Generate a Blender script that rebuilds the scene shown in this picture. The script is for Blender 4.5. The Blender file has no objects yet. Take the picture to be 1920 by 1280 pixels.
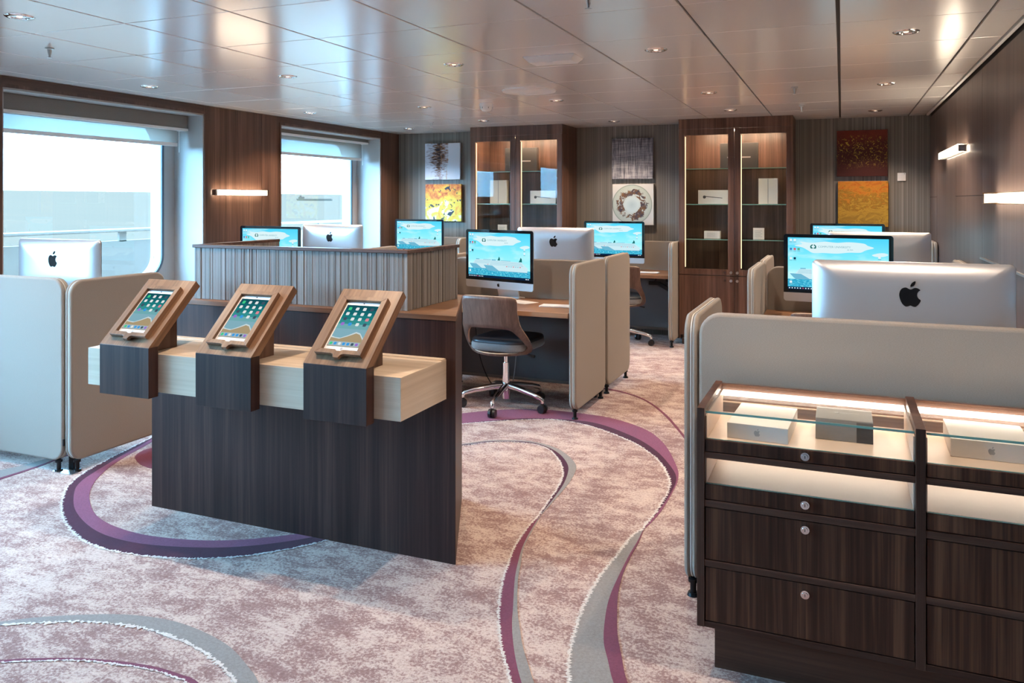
import bpy, bmesh, math, random
from mathutils import Vector, Matrix
random.seed(7)
S = bpy.context.scene
COL = S.collection
R = math.radians

# ------------------------------------------------------------------ camera
cd = bpy.data.cameras.new('camera'); cam = bpy.data.objects.new('camera', cd); COL.objects.link(cam)
cd.sensor_width = 36; cd.lens = 36 * 1496.96 / 1920
cd.shift_y = -264.7 / 1920
cd.clip_start = .05; cd.clip_end = 20000
cam.location = (0, 0, 1.4306); cam.rotation_euler = (R(90), 0, 0.391691)
S.camera = cam

# ------------------------------------------------------------------ world, exposure
S.view_settings.view_transform = 'Standard'; S.view_settings.look = 'None'
S.view_settings.exposure = 0.0; S.view_settings.gamma = 1.0; S.view_settings.use_curve_mapping = False
W = bpy.data.worlds.new('overcast_sky'); S.world = W; W.use_nodes = True
wt = W.node_tree; wt.nodes.clear()
wo = wt.nodes.new('ShaderNodeOutputWorld'); wb = wt.nodes.new('ShaderNodeBackground')
wc = wt.nodes.new('ShaderNodeTexCoord'); wm = wt.nodes.new('ShaderNodeMapping'); wn = wt.nodes.new('ShaderNodeTexNoise'); wr = wt.nodes.new('ShaderNodeValToRGB')
wm.inputs['Scale'].default_value = (1, 1, 5)
wn.inputs['Scale'].default_value = 2.2; wn.inputs['Detail'].default_value = 4
wr.color_ramp.elements[0].color = (.235, .60, 1.0, 1); wr.color_ramp.elements[0].position = .3
wr.color_ramp.elements[1].color = (.30, .65, 1.0, 1); wr.color_ramp.elements[1].position = .75
wt.links.new(wc.outputs['Generated'], wm.inputs['Vector']); wt.links.new(wm.outputs[0], wn.inputs['Vector'])
wt.links.new(wn.outputs['Fac'], wr.inputs[0]); wt.links.new(wr.outputs[0], wb.inputs['Color'])
wb.inputs['Strength'].default_value = 48.0
wt.links.new(wb.outputs[0], wo.inputs[0])

SPOT_W = 64.0            # each ceiling downlight
WARM = (1.0, .79, .60)
LED_E = 20.0
SCONCE_E = 24.0

# ------------------------------------------------------------------ helpers
H = 2.2343
def thing(name, label, cat, loc=(0, 0, 0), rz=0, group=None):
    o = bpy.data.objects.new(name, None); o.empty_display_size = .05
    COL.objects.link(o); o.location = loc; o.rotation_euler = (0, 0, rz)
    return tag(o, label, cat, group)
def tag(o, label, cat, group=None):
    o['label'] = label; o['category'] = cat
    if group: o['group'] = group
    return o
def copy_tree(o, parent=None):
    c = o.copy(); COL.objects.link(c); c.parent = parent
    for ch in list(o.children): copy_tree(ch, c)
    return c
def link(name, me, parent=None):
    o = bpy.data.objects.new(name, me); COL.objects.link(o)
    if parent is not None: o.parent = parent
    return o
def base_loc(p):
    while p is not None and p.parent is not None: p = p.parent
    return Vector(p.location) if p is not None else Vector((0, 0, 0))

class MB:
    def __init__(s): s.v = []; s.f = []; s.m = []; s.uv = {}
    def add(s, vs, fs, m=0):
        b = len(s.v); s.v += [tuple(v) for v in vs]
        for f in fs: s.f.append([b + i for i in f]); s.m.append(m)
        return s
    def box(s, x0, x1, y0, y1, z0, z1, m=0):
        v = [(x, y, z) for z in (z0, z1) for y in (y0, y1) for x in (x0, x1)]
        return s.add(v, [(0, 2, 3, 1), (4, 5, 7, 6), (0, 1, 5, 4), (2, 6, 7, 3), (0, 4, 6, 2), (1, 3, 7, 5)], m)
    def prism(s, poly, ax, a, b, m=0):
        n = len(poly)
        def P(q, t): return (t, q[0], q[1]) if ax == 'x' else (q[0], t, q[1]) if ax == 'y' else (q[0], q[1], t)
        v = [P(q, a) for q in poly] + [P(q, b) for q in poly]
        return s.add(v, [list(range(n))[::-1], list(range(n, 2 * n))] + [(i, (i + 1) % n, n + (i + 1) % n, n + i) for i in range(n)], m)
    def flat(s, poly, fn, m=0):
        return s.add([fn(q) for q in poly], [list(range(len(poly)))], m)
    def cyl(s, p0, p1, r0, r1=None, n=16, m=0, cap=True):
        r1 = r0 if r1 is None else r1
        p0, p1 = Vector(p0), Vector(p1); d = (p1 - p0).normalized()
        a = d.orthogonal().normalized(); b = d.cross(a)
        v = []
        for p, r in ((p0, r0), (p1, r1)):
            v += [p + (a * math.cos(2 * math.pi * i / n) + b * math.sin(2 * math.pi * i / n)) * r for i in range(n)]
        f = [(i, (i + 1) % n, n + (i + 1) % n, n + i) for i in range(n)]
        if cap: f += [list(range(n))[::-1], list(range(n, 2 * n))]
        return s.add(v, f, m)
    def tube(s, pts, r, n=8, m=0):
        pts = [Vector(p) for p in pts]; v = []; k = len(pts); a = None
        for i, p in enumerate(pts):
            d = (pts[min(i + 1, k - 1)] - pts[max(i - 1, 0)]).normalized()
            a = d.orthogonal().normalized() if a is None else (a - d * a.dot(d)).normalized()
            b = d.cross(a); rr = r[i] if isinstance(r, (list, tuple)) else r
            v += [p + (a * math.cos(2 * math.pi * j / n) + b * math.sin(2 * math.pi * j / n)) * rr for j in range(n)]
        f = [(i * n + j, i * n + (j + 1) % n, (i + 1) * n + (j + 1) % n, (i + 1) * n + j) for i in range(k - 1) for j in range(n)]
        f += [list(range(n))[::-1], list(range((k - 1) * n, k * n))]
        return s.add(v, f, m)
    def lathe(s, prof, c, n=24, m=0):
        v = []; k = len(prof)
        for r, z in prof: v += [(c[0] + r * math.cos(2 * math.pi * j / n), c[1] + r * math.sin(2 * math.pi * j / n), c[2] + z) for j in range(n)]
        f = [(i * n + j, i * n + (j + 1) % n, (i + 1) * n + (j + 1) % n, (i + 1) * n + j) for i in range(k - 1) for j in range(n)]
        return s.add(v, f, m)
    def rings(s, rings, m=0, cap0=False, cap1=False):
        n = len(rings[0]); k = len(rings); v = [p for r in rings for p in r]
        f = [(i * n + j, i * n + (j + 1) % n, (i + 1) * n + (j + 1) % n, (i + 1) * n + j) for i in range(k - 1) for j in range(n)]
        if cap0: f.append(list(range(n))[::-1])
        if cap1: f.append(list(range((k - 1) * n, k * n)))
        return s.add(v, f, m)
    def xform(s, M):
        s.v = [tuple(M @ Vector(p)) for p in s.v]; return s
    def mesh(s, name, mats, smooth=None, off=(0, 0, 0), recalc=True):
        me = bpy.data.meshes.new(name); o = Vector(off)
        me.from_pydata([tuple(Vector(p) - o) for p in s.v], [], s.f)
        for mt in (mats if isinstance(mats, (list, tuple)) else [mats]): me.materials.append(mt)
        me.polygons.foreach_set('material_index', s.m)
        if recalc:
            bm = bmesh.new(); bm.from_mesh(me); bmesh.ops.recalc_face_normals(bm, faces=bm.faces); bm.to_mesh(me); bm.free()
        if smooth is not None:
            me.shade_smooth(); me.set_sharp_from_angle(angle=R(smooth))
        me.update(); return me
    def build(s, name, mats, parent=None, smooth=None, bevel=0, world=True, seg=2, recalc=True):
        o = link(name, s.mesh(name, mats, smooth, base_loc(parent) if world else (0, 0, 0), recalc), parent)
        if bevel:
            b = o.modifiers.new('bevel', 'BEVEL'); b.width = bevel; b.segments = seg; b.limit_method = 'ANGLE'; b.angle_limit = R(40)
        return o

def rrect(w, h, r, n=6, cx=0, cy=0):
    p = []
    for sx, sy, a0 in ((1, 1, 0), (-1, 1, 90), (-1, -1, 180), (1, -1, 270)):
        for i in range(n + 1):
            a = R(a0 + 90 * i / n)
            p.append((cx + sx * (w / 2 - r) + r * math.cos(a), cy + sy * (h / 2 - r) + r * math.sin(a)))
    return p
def catmull(pts, k=8, closed=False):
    out = []; n = len(pts)
    for i in range(n if closed else n - 1):
        g = (lambda j: pts[j % n]) if closed else (lambda j: pts[min(max(j, 0), n - 1)])
        p0, p1, p2, p3 = g(i - 1), g(i), g(i + 1), g(i + 2)
        for t in [q / k for q in range(k)]:
            out.append(tuple(.5 * (2 * b + (c - a) * t + (2 * a - 5 * b + 4 * c - d) * t * t + (3 * b - a - 3 * c + d) * t ** 3) for a, b, c, d in zip(p0, p1, p2, p3)))
    if not closed: out.append(tuple(pts[-1]))
    return out
def resample(pts, n):
    L = [0]
    for a, b in zip(pts, pts[1:]): L.append(L[-1] + math.dist(a, b))
    out = []; j = 0
    for i in range(n):
        t = L[-1] * i / (n - 1)
        while j < len(L) - 2 and L[j + 1] < t: j += 1
        q = (t - L[j]) / max(1e-9, L[j + 1] - L[j])
        out.append(tuple(a + (b - a) * q for a, b in zip(pts[j], pts[j + 1])))
    return out
_txt = {}
def text_geo(body, size=1.0):
    """flat letter outlines as (verts, faces), origin at left baseline"""
    if body in _txt: return _txt[body]
    cu = bpy.data.curves.new('lettering', 'FONT'); cu.body = body; cu.size = 1.0; cu.resolution_u = 2
    ob = bpy.data.objects.new('lettering', cu); COL.objects.link(ob)
    dg = bpy.context.evaluated_depsgraph_get(); dg.update()
    me = bpy.data.meshes.new_from_object(ob.evaluated_get(dg))
    r = ([tuple(v.co) for v in me.vertices], [list(p.vertices) for p in me.polygons])
    bpy.data.objects.remove(ob); bpy.data.curves.remove(cu); bpy.data.meshes.remove(me)
    _txt[body] = r; return r

# ------------------------------------------------------------------ materials
def newmat(name):
    m = bpy.data.materials.new(name); m.use_nodes = True; t = m.node_tree
    return m, t, t.nodes['Principled BSDF']
def nd(t, kind, props=None, **inp):
    n = t.nodes.new('ShaderNode' + kind)
    for k, v in (props or {}).items(): setattr(n, k, v)
    for k, v in inp.items():
        s = n.inputs[k.replace('_', ' ')] if k.replace('_', ' ') in n.inputs else n.inputs[k]
        if hasattr(v, 'links') or isinstance(v, bpy.types.NodeSocket): t.links.new(v, s)
        else: s.default_value = v
    return n
def ramp(t, fac, stops):
    n = t.nodes.new('ShaderNodeValToRGB'); e = n.color_ramp.elements
    while len(e) < len(stops): e.new(.5)
    for q, (p, c) in zip(e, stops): q.position = p; q.color = (*c, 1) if len(c) == 3 else c
    t.links.new(fac, n.inputs[0]); return n.outputs[0]
def coords(t, scale=(1, 1, 1), kind='Object', rand=0):
    c = t.nodes.new('ShaderNodeTexCoord').outputs[kind]
    if rand:
        oi = t.nodes.new('ShaderNodeObjectInfo')
        k = nd(t, 'VectorMath', {'operation': 'SCALE'}); t.links.new(oi.outputs['Location'], k.inputs[0]); k.inputs['Scale'].default_value = rand
        a = nd(t, 'VectorMath', {'operation': 'ADD'}); t.links.new(c, a.inputs[0]); t.links.new(k.outputs[0], a.inputs[1]); c = a.outputs[0]
    m = nd(t, 'Mapping', Scale=scale); t.links.new(c, m.inputs['Vector']); return m.outputs[0]
def mix(t, fac, a, b, blend='MIX'):
    n = t.nodes.new('ShaderNodeMix'); n.data_type = 'RGBA'; n.blend_type = blend
    for s, v in ((n.inputs[0], fac), (n.inputs[6], a), (n.inputs[7], b)):
        if isinstance(v, bpy.types.NodeSocket): t.links.new(v, s)
        else: s.default_value = (*v, 1) if isinstance(v, tuple) and len(v) == 3 else v
    return n.outputs[2]
def math_(t, op, a, b=0.0, clamp=False):
    n = t.nodes.new('ShaderNodeMath'); n.operation = op; n.use_clamp = clamp
    for s, v in ((n.inputs[0], a), (n.inputs[1], b)):
        if isinstance(v, bpy.types.NodeSocket): t.links.new(v, s)
        else: s.default_value = v
    return n.outputs[0]
def setb(t, b, **kw):
    for k, v in kw.items():
        s = b.inputs[k.replace('_', ' ')]
        if isinstance(v, bpy.types.NodeSocket): t.links.new(v, s)
        else: s.default_value = (*v, 1) if isinstance(v, tuple) and len(v) == 3 and s.type == 'RGBA' else v
def bump(t, b, h, strength=.3, dist=.002):
    n = nd(t, 'Bump', Strength=strength, Distance=dist); t.links.new(h, n.inputs['Height']); t.links.new(n.outputs[0], b.inputs['Normal'])
def plain(name, c, rough=.5, metal=0, spec=.5, emit=None, es=1.0, **kw):
    m, t, b = newmat(name); setb(t, b, Base_Color=c, Roughness=rough, Metallic=metal)
    b.inputs['Specular IOR Level'].default_value = spec
    if emit: setb(t, b, Emission_Color=emit, Emission_Strength=es)
    if kw: setb(t, b, **kw)
    return m
def wood(name, dark, mid, light, ax='z', rough=.36, band=9, spec=.45, fine=110, tilt=0):
    m, t, b = newmat(name)
    def sc(across, along): return tuple(along if 'xyz'[i] == ax else across for i in range(3))
    v = coords(t, sc(1, 1), rand=3.1)
    if tilt: v = nd(t, 'Mapping', {'vector_type': 'POINT'}, Vector=v, Rotation=(tilt, 0, 0)).outputs[0]
    n1 = nd(t, 'TexNoise', Vector=nd(t, 'Mapping', Vector=v, Scale=sc(band, band * .026)).outputs[0], Scale=1, Detail=4, Roughness=.65, Distortion=.35)
    n2 = nd(t, 'TexNoise', Vector=nd(t, 'Mapping', Vector=v, Scale=sc(fine, fine * .02)).outputs[0], Scale=1, Detail=3, Roughness=.6)
    n3 = nd(t, 'TexNoise', Vector=nd(t, 'Mapping', Vector=v, Scale=sc(band * 3.6, band * .06)).outputs[0], Scale=1, Detail=5, Roughness=.7, Distortion=.5)
    f = math_(t, 'ADD', math_(t, 'MULTIPLY', n1.outputs['Fac'], .5), math_(t, 'ADD', math_(t, 'MULTIPLY', n2.outputs['Fac'], .2), math_(t, 'MULTIPLY', n3.outputs['Fac'], .3)))
    setb(t, b, Base_Color=ramp(t, f, [(.36, dark), (.49, mid), (.63, light)]), Roughness=rough)
    b.inputs['Specular IOR Level'].default_value = spec
    bump(t, b, n2.outputs['Fac'], .12, .0006)
    return m
WD, WM_, WL = (.036, .015, .010), (.098, .047, .031), (.205, .108, .073)
walnut_z = wood('walnut_upright', WD, WM_, WL, 'z')
walnut_x = wood('walnut_long', WD, WM_, WL, 'x')
walnut_y = wood('walnut_deep', WD, WM_, WL, 'y')
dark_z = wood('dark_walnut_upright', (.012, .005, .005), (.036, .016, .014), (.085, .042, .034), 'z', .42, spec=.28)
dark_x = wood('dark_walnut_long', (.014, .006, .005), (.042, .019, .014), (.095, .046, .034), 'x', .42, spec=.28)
walnut_lit = wood('lit_walnut_sloped', (.10, .045, .022), (.20, .10, .052), (.32, .175, .095), 'y', .42, tilt=-.767)  # paler copy of the walnut: light on the stand slopes put into the colour
walnut_litx = wood('lit_walnut_long', (.10, .045, .022), (.20, .10, .052), (.32, .175, .095), 'x', .42)  # same paler walnut for the counter top, its light held in the colour
desk_wood = wood('desk_walnut', (.15, .065, .032), (.26, .125, .062), (.36, .19, .10), 'x', .38)
maple_x = wood('pale_oak_long', (.50, .37, .25), (.66, .52, .385), (.77, .64, .50), 'x', .5, 6, .3)
maple_y = wood('pale_oak_deep', (.50, .37, .25), (.66, .52, .385), (.77, .64, .50), 'y', .5, 6, .3)
wall_wood = wood('wall_veneer', (.060, .038, .034), (.112, .076, .066), (.18, .128, .112), 'z', .34, 14, .5, 160)
ply = wood('chair_ply', (.060, .030, .021), (.115, .060, .042), (.19, .105, .074), 'z', .4)
ply_edge = plain('ply_edge', (.55, .38, .27), .5)
drawer_wood = wood('macassar_veneer', (.009, .003, .002), (.052, .019, .011), (.18, .074, .040), 'z', .40, 12, .28)
cab_z = wood('cabinet_walnut_upright', (.026, .010, .007), (.066, .029, .019), (.135, .064, .042), 'z', .4, spec=.3)
cab_x = wood('cabinet_walnut_long', (.026, .010, .007), (.066, .029, .019), (.135, .064, .042), 'x', .4, spec=.3)

def stripes_mat(name, stops, scale, rough=.6, bumpy=.2, axis=0):
    m, t, b = newmat(name)
    s1 = [.3, .3, .02]; s1[axis] = scale; s2 = [.6, .6, .05]; s2[axis] = scale * .28
    n1 = nd(t, 'TexNoise', Vector=coords(t, tuple(s1)), Scale=1, Detail=3, Roughness=.8)
    n2 = nd(t, 'TexNoise', Vector=coords(t, tuple(s2)), Scale=1, Detail=2)
    f = math_(t, 'ADD', math_(t, 'MULTIPLY', n1.outputs['Fac'], .7), math_(t, 'MULTIPLY', n2.outputs['Fac'], .3))
    setb(t, b, Base_Color=ramp(t, f, stops), Roughness=rough); bump(t, b, n1.outputs['Fac'], bumpy, .001)
    return m
wallpaper = stripes_mat('striped_wallcovering', [(.32, (.085, .073, .062)), (.48, (.165, .145, .124)), (.58, (.24, .215, .185)), (.68, (.36, .33, .29))], 140, .55)
flute_x = stripes_mat('fluted_fabric_front', [(.36, (.08, .066, .057)), (.46, (.175, .148, .13)), (.55, (.28, .245, .22)), (.64, (.43, .385, .35))], 150, .45, .35, 0)
flute_y = stripes_mat('fluted_fabric_side', [(.36, (.08, .066, .057)), (.46, (.175, .148, .13)), (.55, (.28, .245, .22)), (.64, (.43, .385, .35))], 150, .45, .35, 1)

def fabric_mat(name, c, c2, sc=420):
    m, t, b = newmat(name)
    n = nd(t, 'TexNoise', Vector=coords(t, (1, 1, 4.5)), Scale=sc * .5, Detail=3, Roughness=.7)
    setb(t, b, Base_Color=ramp(t, n.outputs['Fac'], [(.38, c), (.62, c2)]), Roughness=.92, Sheen_Weight=.15)
    b.inputs['Specular IOR Level'].default_value = .15
    bump(t, b, n.outputs['Fac'], .25, .001)
    return m
felt = fabric_mat('grey_felt', (.275, .232, .196), (.325, .278, .237))
seat_fabric = fabric_mat('grey_seat_fabric', (.17, .165, .16), (.25, .24, .235))
piping = plain('light_piping', (.55, .53, .50), .6)
zip_dark = plain('dark_zip', (.03, .028, .03), .5)
black_plastic = plain('black_plastic', (.012, .012, .014), .35)
black_metal = plain('black_metal', (.015, .015, .017), .4, .6)
def alu_mat():
    m, t, b = newmat('brushed_aluminium'); setb(t, b, Base_Color=(.66, .65, .66), Roughness=.36, Metallic=.7); return m
alu = alu_mat()
chrome = plain('chrome', (.86, .85, .86), .08, 1)
steel = plain('satin_steel', (.62, .61, .60), .3, 1)
leather = plain('blue_black_leather', (.030, .034, .042), .38)
white_paint = plain('white_paint', (.40, .365, .345), .45)
white_plastic = plain('white_plastic', (.86, .84, .82), .45)
paper = plain('white_card', (.80, .76, .72), .45)
peach = plain('cream_laminate', (.70, .535, .43), .4)
grey_card = plain('grey_card', (.30, .285, .27), .4)
dark_card = plain('charcoal_card', (.055, .05, .048), .35)
silver_ink = plain('silver_ink', (.42, .42, .43), .35)
dark_ink = plain('dark_ink', (.07, .065, .07), .4)
glass_black = plain('black_glass', (.006, .007, .009), .06, 0, .5)
emblem_black = plain('black_emblem', (.008, .008, .009), .12)
emblem_mirror = plain('mirror_emblem', (.10, .11, .12), .05, .9)
grey_panel = plain('dark_modesty_board', (.12, .115, .115), .6)
gasket = plain('window_gasket', (.07, .10, .13), .4)
taupe = fabric_mat('taupe_pelmet_fabric', (.215, .19, .168), (.26, .23, .208))
def thin_glass(name, tint=(1, 1, 1), refl=1.0, ior=1.5):
    m = bpy.data.materials.new(name); m.use_nodes = True; t = m.node_tree; t.nodes.clear()
    o = nd(t, 'OutputMaterial'); tr = nd(t, 'BsdfTransparent', Color=(*tint, 1)); gl = nd(t, 'BsdfGlossy', Roughness=0.0)
    bf = nd(t, 'NewGeometry').outputs['Backfacing']      # same reflectance from either side of the thin sheet
    fr = nd(t, 'Fresnel', IOR=math_(t, 'ADD', math_(t, 'MULTIPLY', bf, 1 / ior - ior), ior)); mx = nd(t, 'MixShader')
    t.links.new(math_(t, 'MULTIPLY', fr.outputs[0], refl, True), mx.inputs[0]); t.links.new(tr.outputs[0], mx.inputs[1]); t.links.new(gl.outputs[0], mx.inputs[2])
    t.links.new(mx.outputs[0], o.inputs[0]); return m
pane_glass = thin_glass('clear_glass', (.97, .99, .985), 1.0)
door_glass = thin_glass('cabinet_glass', (.97, .98, .975), .35)
shelf_glass = thin_glass('shelf_glass', (.86, .95, .92), 1.0)
glass_edge = plain('green_glass_edge', (.20, .38, .32), .15, 0, .6)
def shade_mat():
    m = bpy.data.materials.new('sheer_blind_fabric'); m.use_nodes = True; t = m.node_tree; t.nodes.clear()
    o = nd(t, 'OutputMaterial'); tr = nd(t, 'BsdfTransparent', Color=(.30, .32, .33, 1)); tl = nd(t, 'BsdfTranslucent', Color=(.24, .20, .17, 1)); df = nd(t, 'BsdfDiffuse', Color=(.45, .45, .44, 1))
    a = nd(t, 'MixShader', Fac=.6); b = nd(t, 'MixShader', Fac=.94)
    t.links.new(tl.outputs[0], a.inputs[1]); t.links.new(df.outputs[0], a.inputs[2]); t.links.new(tr.outputs[0], b.inputs[1]); t.links.new(a.outputs[0], b.inputs[2]); t.links.new(b.outputs[0], o.inputs[0]); return m
shade_fab = shade_mat()
def emis(name, c, s=1.0):
    m = bpy.data.materials.new(name); m.use_nodes = True; t = m.node_tree; t.nodes.clear()
    o = nd(t, 'OutputMaterial'); e = nd(t, 'Emission', Strength=s)
    if isinstance(c, tuple): e.inputs[0].default_value = (*c, 1)
    t.links.new(e.outputs[0], o.inputs[0]); return m, t, e
led = emis('warm_led', (1, .83, .68), LED_E)[0]
led_cab = emis('cabinet_led', (1, .74, .50), 170.0)[0]
led_soft = emis('warm_led_soft', (1, .66, .36), 2.6)[0]
sconce_lit = emis('sconce_diffuser', (1, .82, .62), SCONCE_E)[0]
lamp_on = emis('halogen_lamp', (1, .82, .6), 2.0)[0]

# carpet
def carpet_mat(name, kind='field', c=None, c2=None):
    m, t, b = newmat(name)
    v = coords(t, (1, 1, 1))
    big = nd(t, 'TexNoise', Vector=v, Scale=1.5, Detail=3, Roughness=.5)
    mid = nd(t, 'TexNoise', Vector=nd(t, 'Mapping', Vector=v, Scale=(.8, 1.25, 1)).outputs[0], Scale=7.5, Detail=9, Roughness=.80, Distortion=.2)
    fin = nd(t, 'TexNoise', Vector=v, Scale=95, Detail=3, Roughness=.75)
    fib = nd(t, 'TexNoise', Vector=v, Scale=420, Detail=2, Roughness=.8)
    if kind == 'field':
        f = math_(t, 'ADD', math_(t, 'MULTIPLY', mid.outputs['Fac'], .54), math_(t, 'ADD', math_(t, 'MULTIPLY', fin.outputs['Fac'], .40), math_(t, 'MULTIPLY', big.outputs['Fac'], .14)))
        base = ramp(t, f, [(.44, (.235, .134, .126)), (.522, (.335, .215, .195)), (.552, (.51, .388, .34)), (.62, (.63, .505, .445))])
    else:
        base = ramp(t, fin.outputs['Fac'], [(.35, c), (.68, c2 or tuple(min(1, q * 1.25) for q in c))])
    col = mix(t, .35, base, mix(t, 1.0, base, ramp(t, fib.outputs['Fac'], [(.3, (.62, .62, .62)), (.7, (1.25, 1.25, 1.25))]), 'MULTIPLY'))
    setb(t, b, Base_Color=col, Roughness=.95, Sheen_Weight=.1); b.inputs['Specular IOR Level'].default_value = .1
    bump(t, b, fib.outputs['Fac'], .4, .003)
    return m
carpet = carpet_mat('mottled_carpet')
c_plum = carpet_mat('plum_pile', 'band', (.060, .013, .032))
c_mauve = carpet_mat('mauve_pile', 'band', (.205, .066, .118))
c_mag = carpet_mat('magenta_pile', 'band', (.165, .048, .082))
c_grey = carpet_mat('grey_pile', 'band', (.24, .225, .215))
c_white = carpet_mat('white_fleck_pile', 'band', (.55, .50, .47), (.78, .74, .70))

# ceiling metal panel
def ceil_mat():
    m, t, b = newmat('satin_ceiling_panel')
    n = nd(t, 'TexNoise', Vector=coords(t, (1, 1, 1)), Scale=3, Detail=2)
    setb(t, b, Base_Color=(.92, .87, .85), Roughness=.20, Metallic=.25)
    return m
ceil_panel = ceil_mat()
ceil_gap = plain('ceiling_gap', (.05, .04, .035), .7)

# ------------------------------------------------------------------ the setting
XL, XR, YB, YF = -4.99, .77, 8.47, -3.2
def struct(o): o['kind'] = 'structure'; return o
floor = struct(MB().box(XL - .45, XR + .1, YF - .1, YB + .1, -.06, 0).build('floor', carpet))

def band(outer, inner, mat_, z, k=90):
    a = resample(catmull(outer, 8), k); b = resample(catmull(inner, 8), k)
    mb = MB(); n = k
    v = [(x, y, z) for x, y in a] + [(x, y, z) for x, y in b]
    v += [(x, y, .0005) for x, y in a] + [(x, y, .0005) for x, y in b]
    f = [(i, i + 1, n + i + 1, n + i) for i in range(n - 1)]
    f += [(i, 2 * n + i, 2 * n + i + 1, i + 1) for i in range(n - 1)] + [(n + i, n + i + 1, 3 * n + i + 1, 3 * n + i) for i in range(n - 1)]
    return mb.add(v, f).build('carpet_band', mat_, floor)
def fringe(line, mat_, z=.0022, w=.013, k=520):
    """ragged pale flecks along a band's edge"""
    p = resample(catmull(line, 8), k); a = []; b = []
    for i, q in enumerate(p):
        d = Vector(p[min(i + 1, k - 1)]) - Vector(p[max(i - 1, 0)]); d.normalize(); n = Vector((-d.y, d.x))
        e0, e1 = random.uniform(-.9, .1) * w, random.uniform(-.1, .9) * w
        if random.random() < .12: e0 *= 1.7
        a.append((q[0] + n.x * e0, q[1] + n.y * e0, z)); b.append((q[0] + n.x * e1, q[1] + n.y * e1, z))
    return MB().add(a + b, [(i, i + 1, k + i + 1, k + i) for i in range(k - 1)]).build('carpet_band', mat_, floor)
r1o = [(-3.871, 3.707), (-3.806, 3.468), (-3.77, 3.313), (-3.69, 3.05), (-3.615, 2.90), (-3.508, 2.766), (-3.277, 2.576), (-3.01, 2.437), (-2.784, 2.389), (-2.524, 2.417), (-2.32, 2.492), (-2.155, 2.612), (-2.008, 2.793), (-1.93, 2.95)]
r1m = [(-3.853, 3.69), (-3.778, 3.469), (-3.735, 3.317), (-3.64, 3.06), (-3.578, 2.92), (-3.479, 2.80), (-3.259, 2.63), (-2.984, 2.507), (-2.737, 2.48), (-2.496, 2.53), (-2.296, 2.618), (-2.121, 2.76), (-1.986, 2.93)]
r1i = [(-3.812, 3.659), (-3.744, 3.461), (-3.70, 3.315), (-3.62, 3.12), (-3.50, 2.93), (-3.328, 2.76), (-3.083, 2.61), (-2.80, 2.555), (-2.539, 2.59), (-2.343, 2.671), (-2.17, 2.801), (-2.087, 2.877), (-1.992, 2.978)]
band(r1o, r1m, c_plum, .0015); band(r1m, r1i, c_mauve, .0016); fringe(r1o, c_white)
r2u = [(-2.75, 4.35), (-2.356, 4.824), (-2.098, 5.04), (-1.868, 5.125), (-1.648, 5.13), (-1.392, 5.09), (-1.133, 4.924), (-.965, 4.675), (-.832, 4.34), (-.779, 4.137), (-.766, 3.899), (-.77, 3.611), (-.797, 3.41)]
r2m = [(-2.70, 4.2), (-2.30, 4.56), (-2.099, 4.74), (-1.876, 4.89), (-1.6, 4.955), (-1.412, 4.92), (-1.155, 4.734), (-.98, 4.528), (-.848, 4.287), (-.786, 4.117), (-.772, 3.919), (-.779, 3.655), (-.799, 3.421)]
r2l = [(-2.70, 4.195), (-2.30, 4.55), (-2.090, 4.72), (-1.871, 4.86), (-1.705, 4.92), (-1.468, 4.86), (-1.222, 4.70), (-1.055, 4.54), (-.919, 4.34), (-.82, 4.10), (-.79, 3.932), (-.787, 3.693), (-.802, 3.432)]
band(r2u, r2m, c_mauve, .0015); band(r2m, r2l, c_plum, .0016); fringe(r2l, c_white)
g2l = [(-.8, 3.427), (-.826, 3.339), (-.838, 3.142), (-.851, 2.937), (-.844, 2.742), (-.824, 2.557), (-.782, 2.357), (-.747, 2.252), (-.69, 2.1), (-.55, 1.85)]
g2m = [(-.797, 3.422), (-.792, 3.295), (-.792, 3.159), (-.785, 2.964), (-.775, 2.81), (-.755, 2.678), (-.716, 2.514), (-.67, 2.403), (-.626, 2.303), (-.55, 2.17), (-.40, 1.95)]
g2r = [(-.794, 3.417), (-.784, 3.281), (-.783, 3.146), (-.772, 2.969), (-.75, 2.823), (-.719, 2.694), (-.682, 2.562), (-.639, 2.447), (-.587, 2.319), (-.50, 2.18), (-.34, 1.98)]
band(g2l, g2m, c_grey, .0017); band(g2m, g2r, c_mag, .0018); fringe(g2l, c_white)
r3o = [(-2.4, 3.95), (-2.062, 4.222), (-1.961, 4.331), (-1.818, 4.40), (-1.693, 4.42), (-1.556, 4.376), (-1.444, 4.285), (-1.348, 4.156), (-1.305, 4.052), (-1.276, 3.847), (-1.267, 3.617), (-1.263, 3.408)]
r3m = [(-2.39, 3.93), (-2.053, 4.203), (-1.952, 4.312), (-1.81, 4.382), (-1.685, 4.40), (-1.573, 4.352), (-1.472, 4.263), (-1.383, 4.131), (-1.336, 4.013), (-1.298, 3.83), (-1.279, 3.634), (-1.267, 3.419)]
r3i = [(-2.38, 3.91), (-2.044, 4.185), (-1.943, 4.293), (-1.802, 4.363), (-1.666, 4.375), (-1.563, 4.323), (-1.48, 4.223), (-1.403, 4.096), (-1.345, 3.951), (-1.312, 3.794), (-1.295, 3.642), (-1.276, 3.429)]
band(r3o, r3m, c_grey, .0015); band(r3m, r3i, c_plum, .0016); fringe(r3i, c_white, w=.01)
m3l = [(-1.272, 3.424), (-1.266, 3.216), (-1.248, 3.051), (-1.209, 2.884), (-1.177, 2.756), (-1.112, 2.571), (-1.07, 2.474), (-1.011, 2.358), (-.95, 2.257), (-.905, 2.185), (-.82, 2.05), (-.68, 1.8)]
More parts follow.
